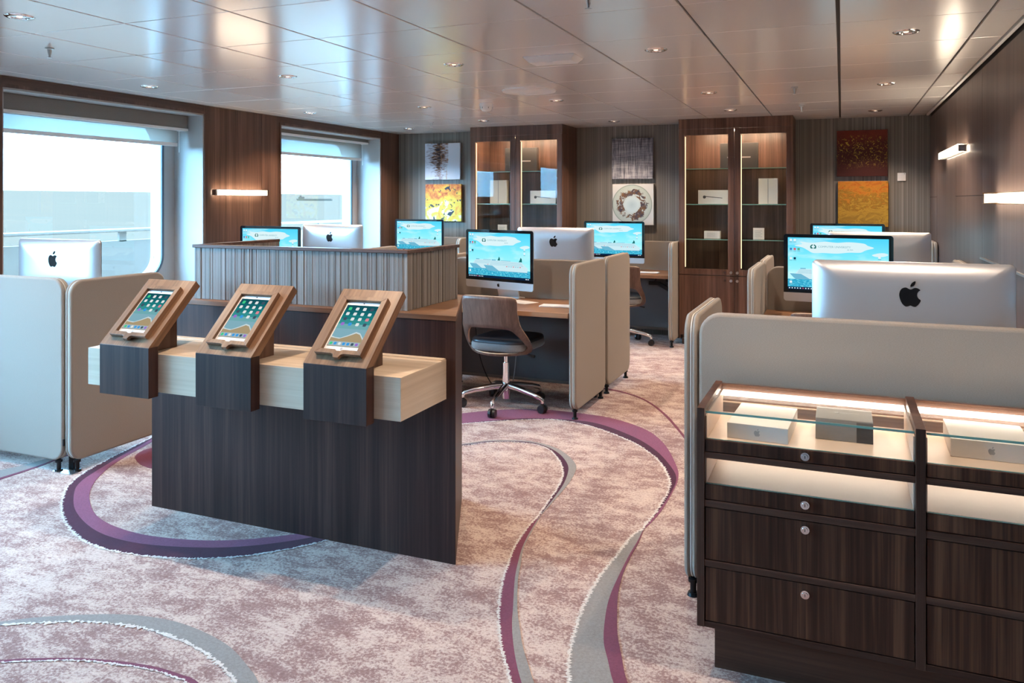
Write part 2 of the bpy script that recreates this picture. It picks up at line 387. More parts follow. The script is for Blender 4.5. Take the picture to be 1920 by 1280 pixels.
m3m = [(-1.267, 3.419), (-1.246, 3.236), (-1.218, 3.063), (-1.175, 2.899), (-1.135, 2.773), (-1.066, 2.59), (-1.029, 2.491), (-.975, 2.373), (-.92, 2.269), (-.872, 2.19), (-.79, 2.06), (-.65, 1.82)]
m3r = [(-1.263, 3.408), (-1.238, 3.228), (-1.212, 3.066), (-1.163, 2.903), (-1.123, 2.776), (-1.050, 2.593), (-1.005, 2.497), (-.946, 2.381), (-.885, 2.279), (-.84, 2.209), (-.75, 2.09), (-.60, 1.84)]
band(m3l, m3m, c_mag, .0015); band(m3m, m3r, c_grey, .0016); fringe(m3l, c_white, w=.01)
g4o = [(-3.6, 1.0), (-3.1, 1.45), (-2.791, 1.727), (-2.653, 1.83), (-2.549, 1.909), (-2.392, 1.995), (-2.261, 2.045), (-2.115, 2.068), (-1.972, 2.058), (-1.816, 2.02), (-1.683, 1.954), (-1.598, 1.901), (-1.45, 1.77), (-1.2, 1.5)]
g4i = [(-3.58, .98), (-3.08, 1.43), (-2.77, 1.714), (-2.626, 1.82), (-2.502, 1.89), (-2.389, 1.944), (-2.252, 1.983), (-2.133, 1.996), (-1.985, 1.988), (-1.838, 1.955), (-1.724, 1.907), (-1.664, 1.874), (-1.52, 1.75), (-1.28, 1.5)]
band(g4o, g4i, c_grey, .0015); fringe(g4i, c_white)
m5o = [(-3.2, 1.0), (-2.567, 1.589), (-2.413, 1.69), (-2.33, 1.736), (-2.199, 1.79), (-2.069, 1.825), (-1.947, 1.845), (-1.84, 1.844), (-1.763, 1.833), (-1.57, 1.74), (-1.35, 1.5)]
m5i = [(-3.19, .99), (-2.556, 1.581), (-2.402, 1.68), (-2.309, 1.727), (-2.187, 1.78), (-2.055, 1.812), (-1.94, 1.828), (-1.852, 1.826), (-1.786, 1.815), (-1.61, 1.72), (-1.40, 1.49)]
band(m5o, m5i, c_mag, .0015); fringe(m5i, c_white, w=.008)
t7o = [(-1.9, 5.93), (-1.651, 5.888), (-1.509, 5.83), (-1.36, 5.72), (-1.224, 5.555), (-1.078, 5.309), (-.96, 5.059), (-.85, 4.80), (-.75, 4.5)]
t7i = [(-1.9, 5.89), (-1.645, 5.85), (-1.503, 5.795), (-1.358, 5.69), (-1.228, 5.53), (-1.088, 5.287), (-.970, 5.04), (-.862, 4.79), (-.76, 4.5)]
band(t7o, t7i, c_mag, .0015)
b6 = catmull([(-3.60, 3.57), (-3.69, 3.45), (-3.66, 3.335), (-3.578, 3.264), (-3.469, 3.213), (-3.349, 3.208), (-3.2, 3.3), (-3.3, 3.55)], 8, True)
MB().prism(b6, 'z', .0005, .0016).build('carpet_band', c_mag, floor)
l8o = [(-4.16, 2.2), (-4.14, 2.6), (-4.119, 2.872), (-4.085, 2.962), (-4.071, 3.079), (-4.062, 3.203), (-4.053, 3.334)]
l8i = [(-4.03, 2.2), (-4.02, 2.6), (-4.01, 2.794), (-4.003, 2.903), (-4.005, 3.03), (-4.02, 3.17), (-4.018, 3.305)]
l8c = [(-3.99, 2.2), (-3.985, 2.6), (-3.98, 2.794), (-3.978, 2.903), (-3.985, 3.03), (-4.005, 3.17), (-4.008, 3.305)]
band(l8o, l8i, c_grey, .0015); band(l8i, l8c, c_mag, .0016)

# ceiling: dark backing + separate lay-in metal panels
X0, Y0, TX, TY = -.0153, 2.685, .6, .615
yb_ = Y0 - 2 * TY
ceiling = struct(MB().box(XL - .45, XR + .1, YF - .1, YB + .1, H + .014, H + .08).build('ceiling', ceil_gap))
MB().box(XL, XR, YF, yb_ - .004, H, H + .013).build('ceiling_panel', ceil_panel, ceiling)
_cp = {}
def panel_mesh(w, d):
    k = (round(w, 3), round(d, 3))
    if k not in _cp:
        c = .002
        lo = [(-w / 2 + c, -d / 2 + c, 0), (w / 2 - c, -d / 2 + c, 0), (w / 2 - c, d / 2 - c, 0), (-w / 2 + c, d / 2 - c, 0)]
        mi = [(-w / 2, -d / 2, c), (w / 2, -d / 2, c), (w / 2, d / 2, c), (-w / 2, d / 2, c)]
        up = [(x, y, .013) for x, y, z in mi]
        _cp[k] = MB().rings([lo, mi, up], 0, True, True).mesh('ceiling_panel', ceil_panel)
    return _cp[k]
xs = [XL + .002] + [X0 + TX * i for i in range(-8, 2)] + [XR - .035]
ys = [yb_ + TY * j for j in range(0, 12) if yb_ + TY * j < YB - .05] + [YB]
for i in range(len(xs) - 1):
    gl = .008 if abs(xs[i] - X0) < .01 else .0055; gr = .008 if abs(xs[i + 1] - X0) < .01 else .0055
    for j in range(len(ys) - 1):
        x0, x1, y0, y1 = xs[i] + gl, xs[i + 1] - gr, ys[j] + .0028, ys[j + 1] - .0028
        o = link('ceiling_panel', panel_mesh(x1 - x0, y1 - y0), ceiling); o.location = ((x0 + x1) / 2, (y0 + y1) / 2, H)
struct(MB().box(XR - .030, XR - .012, YF, YB, H - .004, H + .013).build('trim_1', white_plastic))

# walls
wall_back = struct(MB().box(XL - .45, XR + .1, YB, YB + .1, 0, H + .08).build('wall_back', wallpaper))
wall_front = struct(MB().box(XL - .45, XR + .1, YF - .1, YF, 0, H + .08).build('wall_front', wall_wood))
wall_right = struct(MB().box(XR + .008, XR + .1, YF, YB, 0, H + .08).build('wall_right', ceil_gap))
ye = [8.47, 7.87, 6.63, 5.44, 4.24, 3.04, 1.84, .64, -.56, -1.76, -3.2]
for a, b in zip(ye[1:], ye):
    zz = [0, H - .02] if abs(b - 7.87) < .01 else [0, 1.46, H - .02]
    for z0, z1 in zip(zz, zz[1:]):
        MB().box(XR, XR + .0085, a + .002, b - .002, z0 + .002, z1 - .002).build('wall_panel', wall_wood, wall_right)
struct(MB().box(XR - .012, XR, 2.9, 5.45, 1.083, 1.093).build('trim_2', steel))

OPEN = [(3.49, 5.25, 2.16), (6.25, 8.05, 2.155), (-.55, 2.55, 2.16), (-2.6, -1.2, 2.16)]
ZS = .62
wl = MB(); XO = XL - .43
wl.box(XO, XL - .008, YF, YB, 0, ZS); wl.box(XO, XL - .008, YF, YB, 2.16, H + .08)
ops = sorted(OPEN); edges = [YF] + [q for a, b, z in ops for q in (a, b)] + [YB]
for a, b in zip(edges[::2], edges[1::2]): wl.box(XO, XL - .008, a, b, ZS, 2.16)
wall_left = struct(wl.build('wall_left', white_paint))
def wp(y0, y1, z0, z1): MB().box(XL - .0085, XL, y0 + .0015, y1 - .0015, z0 + .0015, z1 - .0015).build('wall_panel', walnut_z, wall_left)
for a, b in zip(edges[::2], edges[1::2]):
    cut = [a, 5.975, b] if a < 5.975 < b else [a, b]
    for p, q in zip(cut, cut[1:]): wp(p, q, 0, H - .001)
for a, b, z in ops:
    wp(a, b, 0, ZS)
    MB().box(XL - .0085, XL, a, b, 2.1615, H - .001).build('wall_panel', walnut_y, wall_left)
# window frames, glazing, blinds
def window(n, a, b, zt, hole, blind):
    o = MB()
    o.box(XO + .1, XL - .0, a, a + .012, ZS, zt); o.box(XO + .1, XL - .0, b - .012, b, ZS, zt)
    o.box(XO + .1, XL - .0, a, b, zt - .012, zt); o.box(XO + .1, XL + .006, a, b, ZS, ZS + .02)
    w = struct(o.build('window_%d' % n, white_paint))
    ya, yb2, z0, z1, r = hole
    cy, cz = (ya + yb2) / 2, (z0 + z1) / 2
    inner = rrect(yb2 - ya, z1 - z0, r, 8, cy, cz)
    oy, oz = (a + b) / 2, (ZS + zt) / 2; hw, hh = (b - a) / 2, (zt - ZS) / 2
    outer = []
    for y, z in inner:
        dy, dz = y - cy, z - cz; k = min(hw * .999 / max(abs(dy), 1e-6), hh * .999 / max(abs(dz), 1e-6))
        outer.append((min(max(oy + dy * k, a), b), min(max(oz + dz * k, ZS), zt)))
    ring = lambda P, x: [(x, y, z) for y, z in P]
    MB().rings([ring(outer, -5.305), ring(inner, -5.305), ring(inner, XO), ring(outer, XO), ring(outer, -5.305)]).build('frame', white_paint, w, 30)
    g_o = rrect(yb2 - ya + .05, z1 - z0 + .05, r + .025, 8, cy, cz); g_i = rrect(yb2 - ya + .004, z1 - z0 + .004, r, 8, cy, cz)
    MB().rings([ring(g_o, -5.305), ring(g_o, -5.295), ring(g_i, -5.295), ring(g_i, -5.305)]).build('gasket', gasket, w, 30)
    MB().prism(inner, 'x', -5.385, -5.379).build('pane', pane_glass, w)
    # walnut surround
    t = MB(); e = .022
    t.box(XL, XL + .008, a - e, a, ZS, zt + e).box(XL, XL + .008, b, b + e, ZS, zt + e).box(XL, XL + .008, a, b, zt, zt + e)
    struct(t.build('trim_%d' % (n + 2), walnut_z))
    if blind:
        pb, sb, lab = blind
        t = thing('roller_blind', lab, 'blind', (-5.18, (a + b) / 2, sb))
        MB().box(-5.235, -5.15, a + .014, b - .02, pb + .02, zt - .013).build('pelmet', taupe, t, bevel=.003)
        MB().box(-5.24, -5.142, a + .014, b - .02, pb, pb + .02).build('pelmet_lip', white_plastic, t)
        MB().add([(-5.199, a + .03, sb + .028), (-5.199, b - .09, sb + .028), (-5.199, b - .09, pb + .003), (-5.199, a + .03, pb + .003)], [(0, 1, 2, 3)]).build('shade', shade_fab, t)
        MB().box(-5.206, -5.192, a + .028, b - .088, sb, sb + .03).build('bottom_bar', white_plastic, t, bevel=.003)
        MB().tube([(-5.19, b - .075, pb), (-5.19, b - .074, sb - .05)], .0025, 6).build('cord', white_plastic, t)
HZ = (.80, 2.07)
window(1, *OPEN[0], (3.66, 5.09, *HZ, .17), (2.018, 1.885, 'pulled-up sheer roller blind in the window beside the near left desk'))
window(2, *OPEN[1], (6.42, 7.90, *HZ, .17), (2.085, 1.89, 'pulled-up sheer roller blind in the window next to the striped back wall'))
window(3, *OPEN[2], (-.40, 2.40, *HZ, .17), None)
window(4, *OPEN[3], (-2.45, -1.35, *HZ, .17), None)

# ------------------------------------------------------------------ outside: deck rail, sea, far ship
def sea_mat():
    m, t, b = newmat('sea_water')
    n = nd(t, 'TexNoise', Vector=coords(t, (.004, .02, .01)), Scale=1, Detail=5)
    setb(t, b, Base_Color=ramp(t, n.outputs['Fac'], [(.3, (.049, .0292, .0205)), (.7, (.055, .0312, .0213))]), Roughness=.6); b.inputs['Specular IOR Level'].default_value = .0
    return m
ta = .0147
sea = MB().add([(-9, -9000, -14), (-9, 9000, -14), (-9000, 9000, -14 + 9000 * ta), (-9000, -9000, -14 + 9000 * ta)], [(0, 1, 2, 3)]).build('sea', sea_mat()); struct(sea)
hull_white = plain('white_hull_paint', (.155, .105, .082), .5, 0, .2)
struct(MB().box(-6.6, XO, YF - 2, 22, -.2, -.02).build('promenade_deck', plain('deck_boards', (.42, .36, .30), .7)))
rl = thing('deck_railing', 'white promenade deck bulwark with capped handrail outside the windows', 'railing', (-6.48, 8, -.02))
MB().box(-6.5, -6.47, YF - 2, 22, -.02, 1.04).build('bulwark', hull_white, rl)
MB().box(-6.53, -6.42, YF - 2, 22, 1.125, 1.155).build('handrail', hull_white, rl, bevel=.008)
for k in range(-1, 12):
    MB().box(-6.495, -6.47, k * 1.6 + .9, k * 1.6 + .98, 1.03, 1.126).build('post', hull_white, rl)
sp = Vector((-976.0, 1328.0, 0)); sp.z = -14 - sp.x * ta
haze = plain('haze_blue_hull', (.036, .025, .019), .9, 0, 0)
sh = thing('ship', 'long low cargo ship far out on the sea', 'ship', (sp.x, sp.y, sp.z), .39)
MB().prism([(-34, 0), (-36, 4), (33, 4), (35, 0)], 'y', -5, 5).build('hull', haze, sh, world=False)
MB().box(-32, -22, -4, 4, 4, 8).box(-30, -27, -2, 2, 8, 10.5).build('bridge', haze, sh, world=False)

# ------------------------------------------------------------------ ceiling fittings
def spot(x, y, p=None, z=H - .012):
    l = bpy.data.lights.new('downlight_beam', 'SPOT'); l.energy = p or SPOT_W; l.color = WARM; l.spot_size = R(118); l.spot_blend = .75; l.shadow_soft_size = .018
    o = bpy.data.objects.new('downlight_beam', l); COL.objects.link(o); o.location = (0, 0, -.02); return o
dl0 = thing('downlight', 'x', 'downlight', (0, 0, 0))
MB().lathe([(.036, -.001), (.040, -.006), (.050, -.007), (.058, -.003), (.060, 0)], (0, 0, 0), 28).build('ring', chrome, dl0, 40, world=False)
MB().lathe([(.037, -.002), (.030, -.0012), (.018, -.0006), (.012, -.0005)], (0, 0, 0), 28).build('reflector', chrome, dl0, 60, world=False)
MB().lathe([(.0125, -.0006), (.010, -.004), (.0001, -.005)], (0, 0, 0), 16).build('lamp', lamp_on, dl0, 60, world=False)
spots = []
rows = [(2.406, .284), (4.236, .284), (6.073, .281)]
for y, _ in rows:
    for x in (.283, -.918, -2.122, -3.325, -4.52): spots.append((x, y))
spots += [(.277, 7.849), (-.918, 7.31), (-2.14, 7.90), (-3.34, 7.335), (-4.487, 7.839)]
near = {(.283, 4.236): 'in front of the near right desk', }
colname = {.283: 'right wall', .277: 'right wall', -.918: 'right aisle', -2.122: 'centre desks', -2.14: 'centre desks', -3.325: 'tablet counter aisle', -3.34: 'tablet counter aisle', -4.52: 'window wall', -4.487: 'window wall'}
def rowname(y): return 'closest to the back wall' if y > 7 else 'over the middle desks' if y > 5.5 else 'just ahead of the middle desks' if y > 3.5 else 'over the tablet counter row' if y > 1.5 else 'in the front of the room'
fittings = []
for i, (x, y) in enumerate(spots):
    o = dl0 if i == 0 else copy_tree(dl0)
    o.location = (x, y, H); o['label'] = 'round chrome recessed downlight on the %s line, %s' % (colname[x], rowname(y)); o['group'] = 'ceiling downlights'
    fittings.append(o)
for o in fittings: spot(0, 0).parent = o
sp0 = thing('sprinkler', 'x', 'sprinkler', (0, 0, 0), group='ceiling sprinklers')
MB().lathe([(.0001, -.0), (.022, -.001), (.022, -.006), (.010, -.010), (.009, -.03)], (0, 0, 0), 16).build('escutcheon', steel, sp0, 40, world=False)
MB().cyl((0, 0, -.028), (0, 0, -.05), .007, .004, 10).build('nozzle', steel, sp0, 40, world=False)
MB().cyl((0, 0, -.05), (0, 0, -.052), .014, .014, 14).build('deflector', steel, sp0, world=False)
for i, (x, y, lab) in enumerate([(-3.867, 2.965, 'small metal ceiling sprinkler near the big window'), (-3.906, 7.284, 'small metal ceiling sprinkler in front of the two left artworks'),
        (-.921, 3.016, 'small metal ceiling sprinkler above the aisle by the drawer cabinet'), (-.309, 6.004, 'small metal ceiling sprinkler in front of the right glass cabinet'), (-.315, 7.212, 'small metal ceiling sprinkler closest to the right glass cabinet')]):
    o = sp0 if i == 0 else copy_tree(sp0); o.location = (x, y, H); o['label'] = lab
t = thing('emergency_light', 'white tapered rectangular emergency light fitting on the ceiling', 'emergency light', (-1.50, 4.24, H))
q0 = [(-.15, -.085), (.15, -.085), (.15, .085), (-.15, .085)]; q1 = [(x * .82, y * .72) for x, y in q0]
MB().rings([[(x, y, -.000) for x, y in q0], [(x, y, -.005) for x, y in q0], [(x, y, -.033) for x, y in q1]], 0, True, True).build('housing', white_plastic, t, world=False)
MB().box(-.012, .012, -.062, -.05, -.037, -.032).build('indicator', white_plastic, t, world=False)
t = thing('ceiling_speaker', 'round flat white disc speaker in the ceiling', 'speaker', (-2.118, 5.455, H))
MB().lathe([(.2, 0), (.195, -.01), (.16, -.014), (.15, -.010), (.09, -.012), (.08, -.018), (.0001, -.02)], (0, 0, 0), 40).build('disc', white_plastic, t, 40, world=False)
t = thing('smoke_detector', 'white domed smoke detector hanging under the ceiling', 'smoke detector', (-2.73, 6.05, H))
MB().lathe([(.055, 0), (.056, -.02), (.05, -.026)], (0, 0, 0), 24).build('base', white_plastic, t, 40, world=False)
MB().lathe([(.05, -.024), (.05, -.045), (.035, -.062), (.0001, -.068)], (0, 0, 0), 24).build('dome', white_plastic, t, 50, world=False)
for k in range(6):
    a = R(60 * k + 15); MB().box(-.0022, .0022, .0, .0022, -.044, -.032).xform(Matrix.Translation((.049 * math.cos(a), .049 * math.sin(a), 0)) @ Matrix.Rotation(a - R(90), 4, 'Z')).build('vent_slot', black_plastic, t, world=False)

# ------------------------------------------------------------------ wall lamps
def sconce(loc, length, rz, lab, hz=.055):
    t = thing('wall_lamp', lab, 'wall lamp', loc, rz)      # local: x out of the wall, y along
    L = length / 2
    MB().box(.0, .014, -L * .9, L * .9, -.02, .02).build('backplate', steel, t, world=False)
    MB().box(.014, .056, -L + .016, L - .016, -hz / 2 + .006, hz / 2 - .006).build('diffuser', sconce_lit, t, world=False, bevel=.004)
    for s in (-1, 1): MB().box(.012, .058, s * (L - .008) - .008, s * (L - .008) + .008, -hz / 2 + .003, hz / 2 - .003).build('end_cap', chrome, t, world=False)
    for s in (-1, 1): MB().box(.010, .064, -L, L, s * (hz / 2) - .002, s * (hz / 2) + .002).build('clear_plate', pane_glass, t, world=False)
sconce((XL + .0, 5.665, 1.498), .67, 0, 'glowing bar wall lamp on the walnut pier between the windows')
sconce((XR, 6.59, 1.776), 1.19, math.pi, 'glowing bar wall lamp on the right wall, closer to the back corner and higher', .05)
sconce((XR, 4.43, 1.441), 1.10, math.pi, 'glowing bar wall lamp on the right wall, lower and nearer the drawer cabinet', .055)

# ------------------------------------------------------------------ partitions
def partition(lab, ax, pos, a, b, z1=1.02, z0=.062, th=.048, feet=(1, 1)):
    """padded felt screen: two pads, a seam, two feet; ax = direction it runs along"""
    t = thing('desk_partition', lab, 'partition', ((a + b) / 2, pos, 0) if ax == 'x' else (pos, (a + b) / 2, 0))
    w, h = b - a, z1 - z0
    P = rrect(w, h, min(.075, w * .2), 7, 0, (z0 + z1) / 2); Ps = rrect(w - .006, h - .006, min(.072, w * .2), 7, 0, (z0 + z1) / 2)
    dr = 'y' if ax == 'x' else 'x'
    for s in (-1, 1): MB().prism(P, dr, s * .0025, s * th / 2).build('pad', felt, t, 30, .014, False, 3)
    MB().prism(Ps, dr, -.0025, .0025).build('seam', piping, t, world=False)
    for s, on in zip((-1, 1), feet):
        if not on: continue
        p = s * (w / 2 - .055); c = (p, 0) if ax == 'x' else (0, p)
        f = MB().cyl((*c, .012), (*c, z0 + .004), .011, .011, 12).cyl((*c, 0), (*c, .012), .022, .018, 16).cyl((*c, z0 - .012), (*c, z0), .018, .018, 12)
        f.build('foot', black_metal, t, 40, world=False)
    return t
PT = partition
p1 = PT('blue-lit felt partition standing across the front of the near left desk', 'x', 2.985, -4.93, -3.768, 1.02)
MB().prism(rrect(.15, .046, .012, 4, -3.775, 2.985), 'z', 0, .004).build('floor_plate', steel, p1)
MB().box(-3.7675, -3.7605, 2.962, 2.972, .145, .18).build('clip', black_plastic, p1)
PT('felt partition closing the aisle side of the near left desk', 'y', -3.735, 2.968, 3.60, 1.01)
PT('wide felt partition standing behind the lit drawer cabinet', 'x', 2.892, -.468, .748, 1.032)
PT('felt partition on the aisle side of the desk behind the drawer cabinet', 'y', -.498, 2.872, 3.52, 1.02)
PT('felt partition along the right wall beside the desk behind the drawer cabinet', 'y', .735, 2.935, 3.52, 1.0)
PT('front felt side partition of the centre desk with the chair', 'y', -1.612, 4.925, 5.635, 1.012)
PT('rear felt side partition of the centre back-to-back desks, toward the back wall', 'y', -1.612, 5.685, 6.355, 1.012)
PT('felt divider between the two centre back-to-back desks', 'x', 5.66, -2.835, -1.642, .985)
PT('felt side partition of the centre desks next to the tablet counter', 'y', -2.87, 4.925, 5.635, 1.0)
PT('felt side partition behind the tablet counter, rear centre desk', 'y', -2.87, 5.685, 6.355, 1.0)
PT('front felt side partition of the right middle desks on the aisle', 'y', -.498, 4.93, 5.635, 1.02)
PT('rear felt side partition of the right middle desks on the aisle', 'y', -.498, 5.685, 6.355, 1.02)
PT('felt divider between the two right back-to-back desks', 'x', 5.66, -.468, .748, .985)
PT('front felt side partition of the right middle desks at the right wall', 'y', .738, 4.93, 5.635, 1.0)
PT('rear felt side partition of the right middle desks at the right wall', 'y', .738, 5.685, 6.355, 1.02)
PT('front felt side partition of the left middle desks toward the aisle', 'y', -3.745, 4.93, 5.635, 1.0)
PT('rear felt side partition of the left middle desks toward the aisle', 'y', -3.745, 5.685, 6.32, 1.02)
PT('felt divider between the two left back-to-back desks', 'x', 5.66, -4.95, -3.775, .985)
PT('felt back partition under the two left artworks', 'x', 8.40, -4.94, -3.86, 1.0)
PT('felt side partition of the wall desk left of the left glass cabinet', 'y', -3.83, 7.74, 8.37, 1.02)
PT('felt back partition under the grey and flower artworks', 'x', 8.40, -2.68, -1.56, 1.0)
PT('felt side partition of the wall desk left of the right glass cabinet', 'y', -1.53, 7.72, 8.36, 1.02)
PT('felt back partition under the red and gold artworks', 'x', 8.40, -.39, .72, 1.0)
PT('felt side partition of the wall desk in the right back corner', 'y', .738, 7.72, 8.36, 1.07)

# ------------------------------------------------------------------ desks
DZ = .695
def desk(lab, x0, x1, y0, y1, user):
    """user: -1 sits on the low-y side, +1 on the high-y side"""
    t = thing('desk', lab, 'desk', ((x0 + x1) / 2, (y0 + y1) / 2, 0))
    MB().box(x0, x1, y0, y1, DZ - .032, DZ).build('desktop', desk_wood, t, bevel=.002)
    yr = y1 if user < 0 else y0; k = -1 if user < 0 else 1
    for x in (x0 + .02, x1 - .02):
        m = MB().box(x - .018, x + .018, yr + k * .03 - .018, yr + k * .03 + .018, 0, DZ - .03)
        m.box(x - .018, x + .018, min(yr + k * .03, yr + k * .55), max(yr + k * .03, yr + k * .55), DZ - .066, DZ - .031)
        m.build('leg_bracket', black_metal, t)
    MB().box(x0 + .04, x1 - .04, yr + k * .034, yr + k * .044, .10, DZ - .033).build('modesty_panel', grey_panel, t)
    return t
desk('walnut desk behind the near left partitions at the big window', -4.93, -3.765, 3.015, 3.62, 1)
desk('walnut desk behind the wide partition and drawer cabinet', -.468, .706, 2.922, 3.54, 1)
desk('walnut desk in the centre with the plywood chair tucked under it', -2.838, -1.642, 4.92, 5.63, -1)
desk('walnut desk back to back with the centre chair desk', -2.838, -1.642, 5.69, 6.36, 1)
desk('walnut desk in the right middle row facing the drawer cabinet', -.468, .706, 4.92, 5.63, -1)
desk('walnut desk in the right middle row facing the back wall', -.468, .706, 5.69, 6.36, 1)
desk('walnut desk in the left middle row facing the tablet counter side', -4.96, -3.775, 4.92, 5.63, -1)
desk('walnut desk in the left middle row facing the back wall', -4.96, -3.775, 5.69, 6.36, 1)
desk('walnut desk at the back wall left of the left glass cabinet', -4.94, -3.86, 7.74, 8.37, -1)
desk('walnut desk at the back wall between the glass cabinets', -2.68, -1.56, 7.76, 8.37, -1)
desk('walnut desk at the back wall in the right corner', -.40, .706, 7.74, 8.37, -1)

# ------------------------------------------------------------------ all-in-one computers
def emblem_polys():
    body = catmull([(0, .30), (-.20, .385), (-.39, .30), (-.475, .08), (-.45, -.14), (-.36, -.36), (-.22, -.50), (-.10, -.495), (0, -.455), (.10, -.495), (.22, -.50), (.35, -.37), (.43, -.20),
                    (.34, -.11), (.285, .0), (.29, .12), (.34, .22), (.41, .28), (.29, .37), (.16, .375)], 4, True)
    leaf = catmull([(.0, .43), (.02, .54), (.10, .64), (.205, .69), (.20, .58), (.13, .47)], 4, True)
    return body, leaf
EB, EL = emblem_polys()
def emblem_mesh(mb, size, cx, cz, y, dy, m=0, flip=1, ax='y'):
    for P in (EB, EL): mb.prism([(cx + flip * q[0] * size, cz + q[1] * size) for q in P], ax, y, y + dy, m)
    return mb

# screen pictures
def screen_sky():
    m, t, e = emis('desktop_sky', None, 1.12)
    c = coords(t, (1, 1, 1), 'Object'); sp_ = nd(t, 'SeparateXYZ'); t.links.new(c, sp_.inputs[0])
    g = nd(t, 'MapRange'); t.links.new(sp_.outputs['Z'], g.inputs[0]); g.inputs[1].default_value = .17; g.inputs[2].default_value = .49
    n = nd(t, 'TexNoise', Vector=coords(t, (5, 5, 16)), Scale=1, Detail=5)
    col = mix(t, ramp(t, n.outputs['Fac'], [(.5, (0, 0, 0)), (.72, (.55, .55, .55))]), ramp(t, g.outputs[0], [(0, (.46, .90, .96)), (.6, (.20, .78, .93)), (1, (.08, .62, .88))]), (.72, .93, .97))
    t.links.new(col, e.inputs[0]); return m
def screen_sea():
    m, t, e = emis('desktop_sea', None, 1.0)
    n = nd(t, 'TexNoise', Vector=coords(t, (60, 60, 180)), Scale=1, Detail=4)
    t.links.new(ramp(t, n.outputs['Fac'], [(.35, (.02, .30, .52)), (.55, (.06, .52, .74)), (.7, (.30, .80, .88))]), e.inputs[0]); return m
E_ = lambda n, c: emis(n, c, 1.0)[0]
PIC = [screen_sky(), screen_sea(), E_('screen_cloud', (.72, .92, .96)), E_('screen_hull', (.62, .85, .92)), E_('screen_hull_shade', (.16, .48, .66)), E_('screen_deck_lines', (.24, .56, .70)),
       E_('screen_emblem', (.01, .16, .15)), E_('screen_type', (.16, .42, .50)), E_('screen_bar', (.004, .02, .06)), E_('screen_icon_white', (.80, .92, .95)), E_('screen_icon_red', (.72, .12, .16)), E_('screen_icon_blue', (.05, .22, .55)), E_('screen_icon_green', (.10, .42, .25))]
SW, SH = .597, .336
def picture(cz, y):
    """desktop wallpaper: cruise ships under a cloud banner; u,v in 0..1 from the lower left"""
    mb = MB()
    def P(u, v, l): return ((u - .5) * SW, y - .0004 * l, cz + (v - .5) * SH)
    def poly(pts, m, l): mb.add([P(u, v, l) for u, v in pts], [list(range(len(pts)))], m)
    def rect(u0, v0, u1, v1, m, l): poly([(u0, v0), (u1, v0), (u1, v1), (u0, v1)], m, l)
    rect(0, .2, 1, 1, 0, 0); rect(0, .045, 1, .2, 1, 0); rect(0, 0, 1, .05, 8, 1)
    cl = catmull([(.07, .845), (.15, .875), (.13, .92), (.25, .905), (.38, .93), (.5, .915), (.62, .93), (.76, .91), (.80, .87), (.86, .83), (.78, .785), (.73, .74), (.62, .735), (.5, .71), (.36, .715), (.26, .71), (.2, .765), (.15, .81)], 4, True)
    poly(cl, 2, 1)
    poly(catmull([(.84, .70), (.90, .735), (.96, .74), (.995, .71), (.95, .675), (.88, .67)], 4, True), 2, 1)
    def ship(x0, x1, vb, k, l):
        w = x1 - x0; U = lambda a: x0 + w * a
        poly([(U(.0), vb + .115 * k), (U(.075), vb + .018 * k), (U(.11), vb), (U(.99), vb), (U(1), vb + .10 * k), (U(.90), vb + .12 * k), (U(.25), vb + .115 * k)], 3, l)
        poly([(U(.0), vb + .115 * k), (U(.075), vb + .018 * k), (U(.11), vb), (U(.36), vb), (U(.20), vb + .11 * k)], 4, l + .5)
        poly([(U(.10), vb + .115 * k), (U(.13), vb + .165 * k), (U(.17), vb + .215 * k), (U(.30), vb + .225 * k), (U(.86), vb + .215 * k), (U(.93), vb + .15 * k), (U(.985), vb + .10 * k)], 3, l + .2)
        for q in range(4): rect(U(.14 + .008 * q), vb + (.128 + .023 * q) * k, U(.90 - .012 * q), vb + (.134 + .023 * q) * k, 5, l + 1)
        rect(U(.19), vb + .222 * k, U(.285), vb + .245 * k, 4, l + 1); rect(U(.40), vb + .222 * k, U(.62), vb + .236 * k, 5, l + 1)
        poly([(U(.80), vb + .22 * k), (U(.875), vb + .22 * k), (U(.87), vb + .285 * k), (U(.845), vb + .32 * k), (U(.82), vb + .25 * k)], 6, l + 1)
        for q in range(7): rect(U(.52 + .05 * q), vb + .098 * k, U(.55 + .05 * q), vb + .113 * k, 10 if q % 3 == 0 else 5, l + 1)
        rect(U(.10), vb - .008 * k, U(.99), vb + .004 * k, 4, l + 1)
    ship(.02, .60, .205, .86, 1); ship(.26, .965, .165, 1.0, 3)
    for s in (-1, 1):
        c = catmull([(.262 + s * .0, .80), (.262 + s * .026, .795), (.262 + s * .030, .84), (.262 + s * .012, .872), (.262 + s * .004, .86), (.262 + s * .018, .835), (.262 + s * .012, .815)], 4, True); poly(c, 6, 2)
    def text(s, u, v, h, sx, l=2):
        vs, fs = text_geo(s); mb.add([P(u + x * h * sx * SH / SW, v + yy * h, l) for x, yy, z in vs], fs, 7)
    text('COMPUTER UNIVERSITY', .31, .815, .052, 1.02); text('@ SEA', .60, .775, .030, 1.2)
    for (u, v, m) in ((.02, .93, 9), (.06, .93, 9), (.02, .755, 11), (.06, .755, 10), (.10, .755, 12), (.02, .575, 9), (.06, .575, 8), (.02, .12, 9), (.90, .64, 9), (.90, .55, 9)):
        rect(u, v, u + .024, v + .042, m, 2); rect(u - .003, v - .022, u + .028, v - .012, 7, 2)
    for q in range(9): rect(.012 + q * .028, .014, .024 + q * .028, .034, 9 if q != 5 else 10, 2)
    rect(.93, .016, .955, .032, 9, 2); rect(.965, .014, .98, .034, 9, 2)
    return mb
